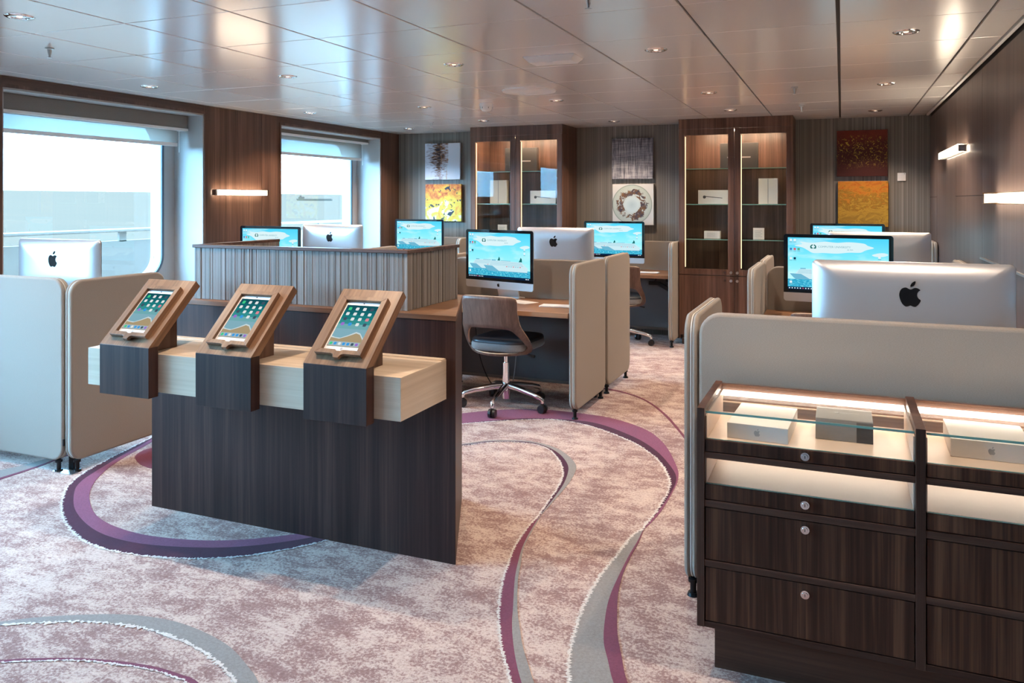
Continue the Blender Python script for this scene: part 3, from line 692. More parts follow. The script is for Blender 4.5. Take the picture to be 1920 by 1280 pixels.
def make_computer():
    t = thing('desktop_computer', 'x', 'computer')
    w, h, zt = .65, .435, .516; zc = zt - h / 2; ch = .056; yf = -.03
    rg = []
    out = rrect(w, h, .019, 8)
    for s_, dpt in ((1, 0), (1, .005), (.988, .009), (.955, .017), (.90, .026), (.82, .034), (.70, .039), (.5, .0412), (.25, .0415), (.02, .0415)):
        rg.append([(x * s_, yf + .003 + dpt, zc + z * s_) for x, z in out])
    MB().rings(rg, 0, True, True).build('housing', alu, t, 50, world=False)
    gp = [(x, z) for x, z in rrect(w - .001, h - ch + .04, .018, 8, 0, zt - (h - ch + .04) / 2) if z > zt - h + ch + .05]
    gp = gp + [(-(w - .001) / 2, zt - h + ch), ((w - .001) / 2, zt - h + ch)]
    MB().prism(gp, 'y', yf, yf + .004).build('front_glass', glass_black, t, 40, world=False)
    cp = [((w - .001) / 2, zt - h + ch), (-(w - .001) / 2, zt - h + ch)] + [(x, z) for x, z in rrect(w - .001, ch + .04, .018, 8, 0, zt - h + (ch + .04) / 2) if z < zt - h + ch - .01]
    chin = MB().prism(cp, 'y', yf, yf + .004).build('chin', alu, t, 40, world=False)
    emblem_mesh(MB(), .026, 0, zt - h + ch / 2, yf - .0006, .001).build('emblem', emblem_black, chin, world=False)
    picture(zt - (h - ch) / 2, yf - .0006).build('screen_picture', PIC, t, world=False, recalc=False)
    MB().cyl((0, yf - .0004, zt - .0105), (0, yf + .001, zt - .0105), .003, .003, 10).build('webcam', emblem_mirror, t, world=False)
    re = emblem_mesh(MB(), .075, 0, zt - .116, yf + .003 + .0375, .0052, 0, -1).build('rear_emblem', emblem_black, t, world=False)
    # stand: neck + foot as one bent plate
    pr = [(-.055, .0), (.115, .0), (.115, .004), (.102, .007), (.055, .155), (.049, .155), (.09, .012), (.083, .006), (-.055, .005)]
    MB().prism(pr, 'x', -.1, .1).build('stand', alu, t, 40, .0015, False)
    MB().tube([(.03, .06, .16), (.04, .10, .06), (.06, .13, .012), (.10, .16, .006)], .004, 6).build('power_cord', white_plastic, t, 60, world=False)
    return t
pc0 = make_computer()
PCS = [(.223, 3.14, 180, 'silver all-in-one computer seen from the back right behind the drawer cabinet partition'),
       (-.025, 5.50, -6, 'all-in-one computer with lit ship desktop in the right middle row facing the room front'),
       (.235, 6.05, 180, 'silver all-in-one computer back in the right middle row behind a lit screen'),
       (.045, 8.16, 0, 'all-in-one computer with lit desktop at the back wall below the gold artwork'),
       (-2.335, 5.44, -17, 'all-in-one computer with lit ship desktop on the centre desk above the chair'),
       (-2.14, 6.07, 180, 'silver all-in-one computer back on the centre desk behind the chair desk'),
       (-2.205, 8.16, 0, 'all-in-one computer with lit ship desktop at the back wall between the glass cabinets'),
       (-4.09, 3.17, 180, 'silver blue-lit all-in-one computer back behind the near left partitions'),
       (-4.48, 5.50, -2, 'all-in-one computer with lit desktop partly behind the fluted counter screen, by the walnut pier'),
       (-4.275, 6.05, 180, 'silver all-in-one computer back in front of the far window'),
       (-4.50, 8.12, -2, 'all-in-one computer with lit ship desktop at the back wall below the yellow artwork')]
for i, (x, y, rz, lab) in enumerate(PCS):
    o = pc0 if i == 0 else copy_tree(pc0)
    o.location = (x, y, DZ); o.rotation_euler.z = R(rz); o['label'] = lab; o['group'] = 'all-in-one computers on the desks'

# keyboards, mats and small desk things
kb0 = thing('keyboard', 'x', 'keyboard', (0, 0, 0), group='keyboards on the desks')
MB().prism(rrect(.28, .115, .01, 4), 'z', 0, .007).build('tray', alu, kb0, 40, .001, False)
kk = MB()
for r_ in range(5):
    for c_ in range(14 if r_ else 8): kk.box(-.134 + c_ * .0192 * (1 if r_ else 1.78), -.134 + c_ * .0192 * (1 if r_ else 1.78) + .0165 * (1 if r_ else 1.9), -.052 + r_ * .0208, -.052 + r_ * .0208 + .018, .0065, .0095)
k_ = kk.build('keys', white_plastic, kb0, world=False); k_['kind'] = 'stuff'
for i, (x, y, rz, lab) in enumerate([(-1.80, 5.23, 4, 'white keyboard on the centre desk beside the chair'), (-1.84, 8.0, 2, 'white keyboard on the wall desk between the glass cabinets'), (-.02, 5.18, 0, 'white keyboard on the right middle row desk')]):
    o = kb0 if i == 0 else copy_tree(kb0); o.location = (x, y, DZ); o.rotation_euler.z = R(rz); o['label'] = lab
t = thing('paper_sheet', 'loose white paper sheet lying by the computer stand on the centre desk', 'paper', (-2.14, 5.36, DZ), R(-25))
MB().box(-.105, .105, -.07, .07, 0, .0015).build('sheet', paper, t, world=False)
t = thing('computer_mouse', 'small white computer mouse on the wall desk between the glass cabinets', 'mouse', (-1.98, 7.95, DZ))
MB().rings([[(x * q, y * q, z) for x, y in rrect(.06, .11, .028, 5)] for q, z in ((.96, 0), (1, .006), (.97, .014), (.8, .021), (.45, .026), (.05, .027))], 0, True, True).build('shell', white_plastic, t, 60, world=False)
t = thing('power_adapter', 'black power adapters and cable hanging under the wall desk between the glass cabinets', 'power adapter', (-1.74, 8.25, .52))
MB().tube([(-1.80, 8.28, .66), (-1.79, 8.26, .60), (-1.81, 8.25, .575)], .006, 6).tube([(-1.62, 8.26, .52), (-1.60, 8.28, .58), (-1.61, 8.3, .66)], .005, 6).build('cable', black_plastic, t, 60)
MB().box(-1.86, -1.74, 8.22, 8.27, .55, .59).build('brick', black_plastic, t, bevel=.006)
MB().box(-.07, .07, -.025, .025, -.022, .022).xform(Matrix.Translation((-1.70, 8.25, .535)) @ Matrix.Rotation(R(28), 4, 'Y')).build('brick', black_plastic, t, bevel=.006)

t = thing('desk_cables', 'thin black and grey cables hanging under the centre desk behind the chair', 'cables', (-2.35, 5.45, 0))
MB().tube(catmull([(-2.52, 5.40, .66), (-2.53, 5.42, .45), (-2.50, 5.45, .22), (-2.42, 5.46, .06), (-2.30, 5.44, .006)], 6), .004, 6).build('cable', black_plastic, t, 60)
MB().tube(catmull([(-2.20, 5.46, .66), (-2.21, 5.45, .4), (-2.23, 5.44, .15), (-2.26, 5.42, .006)], 6), .004, 6).build('cable', silver_ink, t, 60)
# ------------------------------------------------------------------ chairs
def make_chair():
    t = thing('office_chair', 'x', 'chair')          # local: faces +y, back at -y
    # back shell with cut-out, outline in (u, z)
    # one outline swept from the outer edge to the cut-out edge
    n = 64
    outer = resample(catmull([(0, .80), (.12, .797), (.188, .79), (.205, .765), (.203, .68), (.216, .60), (.238, .52), (.245, .46), (.232, .415), (.19, .398), (.10, .393), (0, .392),
                              (-.10, .393), (-.19, .398), (-.232, .415), (-.245, .46), (-.238, .52), (-.216, .60), (-.203, .68), (-.205, .765), (-.188, .79), (-.12, .797)], 6, True), n + 1)[:n]
    inner = resample(catmull([(0, .585), (.10, .582), (.152, .572), (.186, .53), (.212, .475), (.216, .44), (.198, .418), (.13, .410), (0, .408),
                              (-.13, .410), (-.198, .418), (-.216, .44), (-.212, .475), (-.186, .53), (-.152, .572), (-.10, .582)], 6, True), n + 1)[:n]
    def surf(u, z):
        k = max(0, (.60 - z) / .2)
        y = -.245 + .50 * u * u * 2.0 + (.05 * k - .02) - .16 * (z - .6) * (1 if z > .6 else .0) + (.09 * min(k, 1) * (abs(u) / .24) ** 2)
        return (u, y, z)
    rg = []
    for q in range(9):
        s_ = q / 8; rg.append([surf(a[0] + (b[0] - a[0]) * s_, a[1] + (b[1] - a[1]) * s_) for a, b in zip(outer, inner)])
    bk = MB().rings(rg).build('backrest', [ply, ply_edge], t, 50, world=False)
    sd = bk.modifiers.new('thickness', 'SOLIDIFY'); sd.thickness = .014; sd.offset = 0; sd.material_offset_rim = 1
    # seat
    P = [(x * 1.0, y) for x, y in rrect(.43, .46, .12, 8, 0, .035)]
    def seat_ring(k, z): return [((x) * k, .035 + (y - .035) * k, z) for x, y in P]
    MB().rings([seat_ring(.94, .412), seat_ring(1, .425), seat_ring(1.0, .455), seat_ring(.97, .468)], 0, True).build('seat', seat_fabric, t, 50, world=False)
    MB().rings([seat_ring(.975, .465), seat_ring(.985, .476), seat_ring(.95, .488), seat_ring(.8, .493), seat_ring(.3, .490), seat_ring(.02, .490)], 0, True, True).build('cushion', leather, t, 50, world=False)
    MB().box(-.09, .09, -.10, .12, .385, .413).build('seat_plate', black_metal, t, world=False, bevel=.008)
    MB().tube([(.05, 0, .395), (.16, -.02, .385), (.235, -.04, .375)], [.006, .006, .010], 8).build('lever', black_plastic, t, 60, world=False)
    MB().cyl((0, 0, .30), (0, 0, .39), .017, .017, 16).build('gas_lift', chrome, t, 40, world=False)
    MB().cyl((0, 0, .12), (0, 0, .31), .026, .026, 20).cyl((0, 0, .06), (0, 0, .125), .030, .034, 20).build('column', chrome, t, 40, world=False)
    for k in range(5):
        a = R(-81 + 72 * k); d = Vector((math.cos(a), math.sin(a), 0))
        arm = MB().tube([d * .02 + Vector((0, 0, .15)), d * .10 + Vector((0, 0, .140)), d * .22 + Vector((0, 0, .118)), d * .285 + Vector((0, 0, .100)), d * .30 + Vector((0, 0, .085)), d * .30 + Vector((0, 0, .062))], [.024, .022, .019, .017, .014, .010], 10).build('base_arm', chrome, t, 60, world=False)
        p = d * .30; sdv = Vector((-d.y, d.x, 0))
        c = MB()
        for s_ in (-1, 1): c.cyl(p + sdv * (s_ * .006) + Vector((0, 0, .03)), p + sdv * (s_ * .024) + Vector((0, 0, .03)), .03, .027, 18)
        c.cyl(p + Vector((0, 0, .03)) - sdv * .008, p + Vector((0, 0, .03)) + sdv * .008, .012, .012, 10).cyl(p + Vector((0, 0, .035)), p + Vector((0, 0, .066)), .011, .011, 10)
        c.build('caster', black_plastic, arm, 40, world=False)
    return t
ch0 = make_chair()
for i, (x, y, rz, lab) in enumerate([(-2.15, 5.10, -4, 'walnut plywood swivel chair with chrome star base at the centre desk'),
                                    (-.08, 5.05, 3, 'walnut plywood swivel chair between the right desks, its top just visible'),
                                    (-2.03, 7.78, 8, 'walnut plywood swivel chair at the wall desk between the glass cabinets')]):
    o = ch0 if i == 0 else copy_tree(ch0); o.location = (x, y, 0); o.rotation_euler.z = R(rz); o['label'] = lab; o['group'] = 'plywood swivel chairs'

# ------------------------------------------------------------------ tablet counter
kt = thing('tablet_counter', 'dark walnut counter with pale oak shelf and fluted screen on top', 'counter', (-2.19, 3.1, 0))
plan = [(-2.985, 2.81), (-1.40, 2.81), (-1.685, 3.45), (-2.70, 3.45)]
MB().prism(plan, 'z', 0, .955).build('body', dark_z, kt, bevel=.0015)
MB().prism([(-2.987, 2.808), (-1.397, 2.808), (-1.684, 3.452), (-2.702, 3.452)], 'z', .956, .976).build('counter_top', walnut_litx, kt, bevel=.001)
MB().box(-2.97, -1.443, 2.457, 2.809, .648, .803).build('shelf', maple_x, kt)
MB().box(-1.443, -1.4405, 2.457, 2.809, .648, .803).build('shelf_end', maple_y, kt)
MB().box(-2.97, -1.443, 2.775, 2.809, .8035, .808).build('shelf_upstand', maple_x, kt)
def flutes(a0, a1, fixed, ax, name, mt, sgn):
    mb = MB(); a = a0; prof = []
    while a < a1:
        w = random.choice((.006, .008, .010, .014, .018)); e = min(a + w, a1); d = random.uniform(.0, .004)
        prof += [(a, fixed + sgn * d), (e - .0012, fixed + sgn * d), (e - .0012, fixed - sgn * .002), (e, fixed - sgn * .002)]; a = e
    pl_ = prof + [(a1, fixed - sgn * .024), (a0, fixed - sgn * .024)]
    if ax == 'y': pl_ = [(q, p) for p, q in pl_]
    mb.prism(pl_, 'z', .977, 1.212); o = mb.build(name, mt, kt); o['kind'] = 'stuff'; return o
flutes(-2.775, -1.645, 2.862, 'x', 'fluted_panel', flute_x, -1)
flutes(2.888, 3.325, -1.649, 'y', 'fluted_panel', flute_y, 1)
flutes(2.888, 3.43, -2.771, 'y', 'fluted_panel', flute_y, -1)
MB().prism([(-2.782, 2.852), (-1.638, 2.852), (-1.638, 3.33), (-1.674, 3.33), (-1.674, 2.89), (-2.746, 2.89), (-2.746, 3.435), (-2.782, 3.435)], 'z', 1.212, 1.226).build('cap_rail', walnut_x, kt, bevel=.002)

nY, nZ = Vector((0, .721, .693)), Vector((0, -.693, .721))
def stand(xc, lab):
    t = thing('tablet_stand', lab, 'tablet stand', (xc, 2.56, .632)); w = .135
    prof = [(2.407, .632), (2.407, .836), (2.663, 1.082), (2.687, 1.057), (2.4565, .836), (2.4565, .632)]
    fp = MB().prism([(2.407, .632), (2.407, .8355), (2.4565, .8355), (2.4565, .632)], 'x', xc - w, xc + w).build('front_plate', dark_z, t, bevel=.001)
    MB().prism([(2.407, .836), (2.663, 1.082), (2.687, 1.057), (2.4575, .836)], 'x', xc - w, xc + w).build('sloping_plate', walnut_lit, t, bevel=.001)
    MB().prism([(2.475, .804), (2.62, .804), (2.62, .990), (2.475, .8495)], 'x', xc - .07, xc + .07).build('support_block', walnut_z, t)
    o0 = Vector((xc, 2.407, .836))
    def L(x, s_, n): return o0 + Vector((x, 0, 0)) + nY * s_ + nZ * n
    # raised frame around the tablet, with mitred sides and a cable tab
    fw, s0, s1 = .0985, .040, .304; iw, i0, i1 = .077, .058, .286
    tab = [(-fw, s0), (-.026, s0), (-.016, s0 - .004), (-.010, s0 - .017), (.012, s0 - .017), (.018, s0 - .004), (.028, s0), (fw, s0)]
    def ringpts(side, n, ww, a, b): pass
    fr = MB()
    def slab(poly, n0, n1): fr.add([L(x, s_, n0) for x, s_ in poly] + [L(x, s_, n1) for x, s_ in poly], [list(range(len(poly)))[::-1], list(range(len(poly), 2 * len(poly)))] + [(i, (i + 1) % len(poly), len(poly) + (i + 1) % len(poly), len(poly) + i) for i in range(len(poly))])
    slab([(-fw, s0), (-iw, i0), (-iw, i1), (-fw, s1)], .0005, .020); slab([(fw, s0), (fw, s1), (iw, i1), (iw, i0)], .0005, .020)
    slab([(-fw, s1), (-iw, i1), (iw, i1), (fw, s1)], .0005, .020)
    fr.build('tablet_frame', walnut_lit, t, bevel=.001)
    fr = MB(); slab(tab + [(iw, i0), (.016, i0), (.008, i0 - .006), (-.008, i0 - .006), (-.016, i0), (-iw, i0)], .006, .020)
    fr.build('frame_lip', walnut_lit, t, bevel=.001)
    # tablet
    tb = thing('tablet', 'white-edged tablet showing app icons, held in the ' + lab.split('tablet stand ')[1], 'tablet', tuple(L(0, .17, .004)), group='tablets in the counter stands')
    m = MB(); P = rrect(.152, .225, .010, 5, 0, .172)
    m.add([L(x, s_, .0012) for x, s_ in P] + [L(x, s_, .0085) for x, s_ in P], [list(range(len(P)))[::-1], list(range(len(P), 2 * len(P)))] + [(i, (i + 1) % len(P), len(P) + (i + 1) % len(P), len(P) + i) for i in range(len(P))])
    m.build('case', white_plastic, tb)
    pic = MB(); PW, PH = .138, .192; c0 = .1735
    def Q(u, v, l): return L((u - .5) * PW, c0 + (v - .5) * PH, .0089 + .0003 * l)
    def poly(pts, mm, l): pic.add([Q(u, v, l) for u, v in pts], [list(range(len(pts)))], mm)
    def icon(u, v, mm, r=.052):
        poly([(u + p * r * 2, v + q * r * 2 * PW / PH) for p, q in rrect(1, 1, .25, 3)], mm, 3)
    for k in range(10): poly([(0, .42 + .058 * k), (1, .42 + .058 * k), (1, .42 + .058 * (k + 1)), (0, .42 + .058 * (k + 1))], min(k // 2, 4), 0)
    sand = catmull([(0, .20), (.25, .17), (.5, .24), (.72, .33), (.85, .30), (1, .18), (1, 0), (0, 0)], 4)
    poly([(0, 0), (1, 0), (1, .42), (0, .42)], 5, 0)
    poly([(0, .24), (.12, .21), (.3, .20), (.5, .27), (.7, .36), (.84, .335), (1, .22), (1, .18), (.85, .30), (.72, .325), (.5, .24), (.28, .175), (0, .20)], 6, 1)
    poly([(0, .2), (.28, .175), (.5, .24), (.72, .325), (.85, .30), (1, .18), (1, 0), (0, 0)], 7, 2)
    poly([(0.02, .015), (.98, .015), (.98, .115), (.02, .115)], 8, 2.5)
    seq = [10, 9, 9, 12, 9, 9, 9, 9, 12, 9, 9, 11, 13, 14, 9, 12]
    for k in range(16): icon(.15 + .233 * (k % 4), .905 - .125 * (k // 4), seq[k])
    for k, mm in enumerate((10, 14, 9, 14, 14, 12, 13)): icon(.10 + .133 * k, .065, mm, .042)
    pic.build('screen_picture', TAB, tb, recalc=False)
    MB().add([L(x * .4, .285 + (s_ - .172) * .012, .0088) for x, s_ in P], [list(range(len(P)))]).build('camera_dot', black_plastic, tb) if False else None
    MB().add([L(.0035 * math.cos(R(40 * i)), .2785 + .0035 * math.sin(R(40 * i)), .0088) for i in range(9)], [list(range(9))]).build('camera_lens', black_plastic, tb)
    MB().add([L(.006 * math.cos(R(20 * i)), .0685 + .006 * math.sin(R(20 * i)), .0088) for i in range(18)], [list(range(18))]).build('home_button', silver_ink, tb)
TAB = [E_('tab_teal_low', (.16, .40, .43)), E_('tab_teal_a', (.035, .27, .27)), E_('tab_teal_b', (.012, .19, .20)), E_('tab_teal_c', (.008, .13, .15)), E_('tab_teal_d', (.008, .085, .11)),
       E_('tab_water', (.22, .42, .50)), E_('tab_foam', (.58, .68, .70)), E_('tab_sand', (.40, .31, .18)), E_('tab_dock', (.36, .47, .52)), E_('tab_icon_white', (.75, .80, .80)), E_('tab_icon_green', (.05, .60, .25)), E_('tab_icon_red', (.70, .25, .30)), E_('tab_icon_dark', (.05, .09, .13)), E_('tab_icon_violet', (.32, .16, .60)), E_('tab_icon_blue', (.04, .32, .75))]
stand(-2.709, 'wedge-shaped walnut tablet stand at the window end of the pale shelf')
stand(-2.195, 'wedge-shaped walnut tablet stand in the middle of the pale shelf')
stand(-1.685, 'wedge-shaped walnut tablet stand at the aisle end of the pale shelf')

# ------------------------------------------------------------------ drawer and display cabinet
dc = thing('display_cabinet', 'dark veneered drawer cabinet with lit glass display compartments', 'cabinet', (.18, 2.65, 0))
FY, BY = 2.44, 2.832
cols_ = [(-.382, .187), (.212, .742)]
for x0, x1 in ((-.404, -.382), (.187, .212), (.742, .764)):
    MB().box(x0, x1, FY, BY, .148, .806).build('side_panel', cab_z, dc, bevel=.001)
MB().box(-.382, .742, BY - .016, BY, .15, .800).build('back_panel', walnut_x, dc)
MB().box(-.360, .764, FY + .06, BY - .02, 0, .148).build('plinth', cab_x, dc)
for x0, x1 in cols_:
    for z0, z1 in ((.148, .165), (.331, .350), (.510, .530), (.656, .674)):
        MB().box(x0, x1, FY + .002, BY - .017, z0, z1).build('rail', cab_x, dc, bevel=.001)
    for z0, z1, lock in ((.168, .328, .299), (.353, .507, .485), (.533, .577, .556), (.677, .712, .695)):
        d = MB().box(x0 + .003, x1 - .003, FY + .004, FY + .022, z0, z1).build('drawer_front', drawer_wood, dc, bevel=.001)
        xc = (x0 + x1) / 2
        MB().cyl((xc, FY + .004, lock), (xc, FY - .004, lock), .013, .012, 20).cyl((xc, FY - .004, lock), (xc, FY - .007, lock), .0085, .0075, 16).build('lock', chrome, d, 40)
        MB().box(xc - .001, xc + .001, FY - .0075, FY - .006, lock - .004, lock + .004).build('keyhole', black_plastic, d)
    for zf, zt in ((.577, .656), (.705, .796)):
        MB().box(x0 + .0005, x1 - .0005, FY + .023, BY - .0165, zf - .004, zf).build('display_floor', peach, dc)
        MB().box(x0 + .004, x1 - .004, FY + .010, FY + .014, (.713 if zf > .7 else .578), (.789 if zf > .7 else .655)).build('front_glass', pane_glass, dc)
        MB().box(x0 + .004, x1 - .004, FY + .0098, FY + .0142, (.7125 if zf > .7 else .5775), (.714 if zf > .7 else .579)).build('glass_edge', glass_edge, dc)
        for xx in (x0 + .001, x1 - .005): MB().box(xx, xx + .004, FY + .016, BY - .02, zf + .002, zf + .075).build('side_lining', peach, dc)
    MB().box(x0 + .002, x1 - .002, FY + .010, BY - .018, .790, .796).build('top_glass', pane_glass, dc)
    MB().box(x0 + .002, x1 - .002, FY + .0085, FY + .0102, .7898, .7962).build('glass_edge', glass_edge, dc)
    MB().box(x0 + .006, x1 - .006, BY - .030, BY - .0168, .764, .780).build('led_strip', led, dc)
    MB().box(x0 + .006, x1 - .006, BY - .030, BY - .0168, .636, .655).build('led_strip', led, dc)
    MB().box(x0 + .004, x1 - .004, BY - .022, BY - .0165, .738, .742).build('light_groove', maple_x, dc)

def carton(lab, x0, x1, y0, y1, z0, z1, mat_, mark=None, rz=0, name='product_box'):
    xc, yc = (x0 + x1) / 2, (y0 + y1) / 2
    t = thing(name, lab, 'box', (xc, yc, z0), R(rz)); w, d, h = (x1 - x0) / 2, (y1 - y0) / 2, z1 - z0
    MB().box(-w, w, -d, d, 0, h).build('carton', mat_, t, world=False, bevel=.0015)
    if mark: mark(t, w, d, h)
    return t
def mk_emblem(size):
    def f(t, w, d, h): emblem_mesh(MB(), size, 0, h / 2, -d - .0006, .0008).build('emblem', silver_ink, t, world=False)
    return f
def mk_tv(t, w, d, h):
    mb = MB()
    for P in (EB, EL): mb.prism([(-.021 + q[0] * .017, d * .15 + q[1] * .017) for q in P], 'z', h, h + .0006)
    mb.build('emblem', silver_ink, t, world=False)
    vs, fs = text_geo('tv'); MB().add([(-.006 + x * .034, d * .15 - .009 + y * .034, h + .0006) for x, y, z in vs], fs).build('lettering', silver_ink, t, world=False)
    MB().box(w - .045, w + .0005, -d - .0006, -d + .0002, .0, h * .94).build('label_patch', dark_card, t, world=False)
carton('flat white product box with a grey emblem in the left display compartment', -.318, -.140, 2.505, 2.765, .7055, .752, paper, mk_emblem(.019), -3)
carton('brown-grey square product box with small lettering beside the white box', -.074, .086, 2.60, 2.745, .7055, .770, grey_card, mk_tv)
carton('large flat white product box in the right display compartment', .287, .49, 2.565, 2.785, .7055, .757, paper, mk_emblem(.019), -1)

# ------------------------------------------------------------------ glass cabinets on the back wall
def vitrine(lab, x0, x1, ledx):
    t = thing('glass_cabinet', lab, 'cabinet', ((x0 + x1) / 2, 8.22, 0)); FYc, BYc = 7.97, 8.469; xm = (x0 + x1) / 2
    for a, b in ((x0, x0 + .02), (x1 - .02, x1)): MB().box(a, b, FYc + .022, BYc, .06, 2.13).build('side_panel', walnut_z, t)
    MB().box(x0 + .02, x1 - .02, BYc - .012, BYc, .06, 2.13).build('back_panel', walnut_z, t)
    MB().box(x0 + .02, x1 - .02, FYc + .022, BYc - .012, .665, .695).build('middle_board', walnut_x, t)
    MB().box(x0, x1, FYc, BYc, 2.131, H - .001).build('fascia', walnut_z, t)
    MB().box(x0 + .03, x1 - .03, FYc + .03, BYc, 0, .06).box(x0 + .03, x1 - .03, FYc + .05, FYc + .06, 0, .1).build('plinth', walnut_x, t)
    for k, (a, b) in enumerate(((x0 + .002, xm - .0015), (xm + .0015, x1 - .002))):
        d = MB(); zb, zt, fw = .698, 2.1305, .058
        for poly in ([(a, zb), (a + fw, zb + fw), (a + fw, zt - fw), (a, zt)], [(b, zb), (b, zt), (b - fw, zt - fw), (b - fw, zb + fw)], [(a, zt), (a + fw, zt - fw), (b - fw, zt - fw), (b, zt)], [(a, zb), (b, zb), (b - fw, zb + fw), (a + fw, zb + fw)]):
            d.prism(poly, 'y', FYc, FYc + .02)
        d = d.build('glass_door', walnut_z, t, bevel=.0015)
        MB().box(a + fw - .006, b - fw + .006, FYc + .008, FYc + .013, zb + fw - .006, zt - fw + .006).build('pane', door_glass, d)
        kx = (b - .028) if k == 0 else (a + .028)
        MB().cyl((kx, FYc, zb + .03), (kx, FYc - .022, zb + .03), .013, .013, 16).build('knob', steel, d, 40)
        l = MB().box(a, b, FYc, FYc + .02, .10, .692).build('lower_door', walnut_z, t, bevel=.001)
        MB().cyl((kx, FYc, .648), (kx, FYc - .022, .648), .013, .013, 16).build('knob', steel, l, 40)
        if k == 0:
            MB().cyl((kx - .058, FYc, zb + .032), (kx - .058, FYc - .006, zb + .032), .011, .011, 16).build('lock', chrome, d, 40)
            MB().cyl((kx - .058, FYc, .652), (kx - .058, FYc - .006, .652), .011, .011, 16).build('lock', chrome, l, 40)
    for z in (1.047, 1.393, 1.745):
        sh_ = MB().box(x0 + .021, x1 - .021, 8.03, BYc - .013, z - .008, z).build('shelf', shelf_glass, t)
        MB().box(x0 + .021, x1 - .021, 8.028, 8.0305, z - .008, z).build('shelf_edge', glass_edge, sh_)
    for lx in (x0 + .061, xm + .0605): MB().box(lx, lx + .006, 7.9915, 7.998, .77, 2.06).build('led_strip', led_soft, t)
    MB().box(x0 + .15, x1 - .15, 8.14, 8.17, 2.122, 2.130).build('led_strip', led_cab, t)
    return t
vitrine('tall walnut glass-door cabinet between the flower artworks and the yellow artwork', -3.79, -2.72, (-3.768,))
vitrine('tall walnut glass-door cabinet beside the red and gold artworks', -1.50, -.425, (-1.478,))
def mk_bar(t, w, d, h):
    MB().box(-w * .62, w * .62, -d - .0008, -d, h * .42, h * .47).build('printed_bar', white_paint, t, world=False)
def mk_line(t, w, d, h): MB().box(-.004, .004, -d - .0008, -d, .004, h - .004).build('printed_line', silver_ink, t, world=False)
def mk_arm(t, w, d, h):
    MB().prism([(-w * .55, h * .52), (w * .6, h * .40), (w * .6, h * .44), (-w * .5, h * .57)], 'y', -d - .0008, -d).prism(rrect(.03, .03, .012, 3, -w * .58, h * .5), 'y', -d - .0008, -d).build('printed_picture', dark_ink, t, world=False)
def mk_text(t, w, d, h):
    mb = MB()
    for q in range(5): mb.box(-w * .65, w * (.65 - .25 * (q % 2)), -d - .0008, -d, h * (.2 + .13 * q), h * (.235 + .13 * q))
    mb.build('printed_lines', silver_ink, t, world=False)
GB = 8.2
carton('dark laptop box with a pale bar on the top shelf of the right glass cabinet', -1.129, -.764, GB, GB + .065, 1.7455, 2.000, dark_card, mk_bar)
carton('low white box with a thin grey picture in the right glass cabinet', -1.346, -1.046, GB, GB + .08, 1.3935, 1.533, paper, mk_arm)
carton('upright white tablet box with a centre line in the right glass cabinet', -.759, -.579, GB, GB + .06, 1.3935, 1.645, paper, mk_line)
carton('small white box with printed lines on the lowest shelf of the right glass cabinet', -1.287, -1.129, GB, GB + .07, 1.0475, 1.12, paper, mk_text)
carton('small white sign card with printed lines on the lowest shelf of the right glass cabinet', -.81, -.704, GB, GB + .012, 1.0475, 1.158, paper, mk_text, 0, 'sign_card')
carton('dark laptop box with a pale bar on the top shelf of the left glass cabinet', -3.47, -3.10, GB, GB + .07, 1.7455, 2.010, dark_card, mk_bar, 4)
carton('upright white tablet box with a centre line in the left glass cabinet', -3.655, -3.45, GB, GB + .06, 1.3935, 1.655, paper, mk_line)
carton('low white box with a thin grey picture in the left glass cabinet', -3.171, -2.873, GB, GB + .08, 1.3935, 1.535, paper, mk_arm)
carton('small white sign card on the lowest shelf of the left glass cabinet', -3.56, -3.45, GB, GB + .012, 1.0475, 1.158, paper, mk_text, 0, 'sign_card')

# ------------------------------------------------------------------ artworks
def art(lab, x0, x1, z0, z1, builder):
    t = thing('canvas_artwork', lab, 'artwork', ((x0 + x1) / 2, YB - .02, z0))
    m, tr, b = newmat('painting'); b.inputs['Specular IOR Level'].default_value = .3; b.inputs['Roughness'].default_value = .5
    g = tr.nodes.new('ShaderNodeTexCoord').outputs['Generated']; sp_ = nd(tr, 'SeparateXYZ'); tr.links.new(g, sp_.inputs[0])
    setb(tr, b, Base_Color=builder(tr, g, sp_.outputs['X'], sp_.outputs['Z']))
    MB().box(x0, x1, YB - .045, YB - .012, z0, z1).build('canvas', m, t, bevel=.002)
    MB().box(x0 + .02, x1 - .02, YB - .012, YB, z0 + .02, z1 - .02).build('stretcher', plain('stretcher_wood', (.3, .22, .15), .7), t)
def noise(t, g, sc, scale=1, detail=4, rough=.6, dist=0):
    return nd(t, 'TexNoise', Vector=nd(t, 'Mapping', Vector=g, Scale=sc).outputs[0], Scale=scale, Detail=detail, Roughness=rough, Distortion=dist).outputs['Fac']
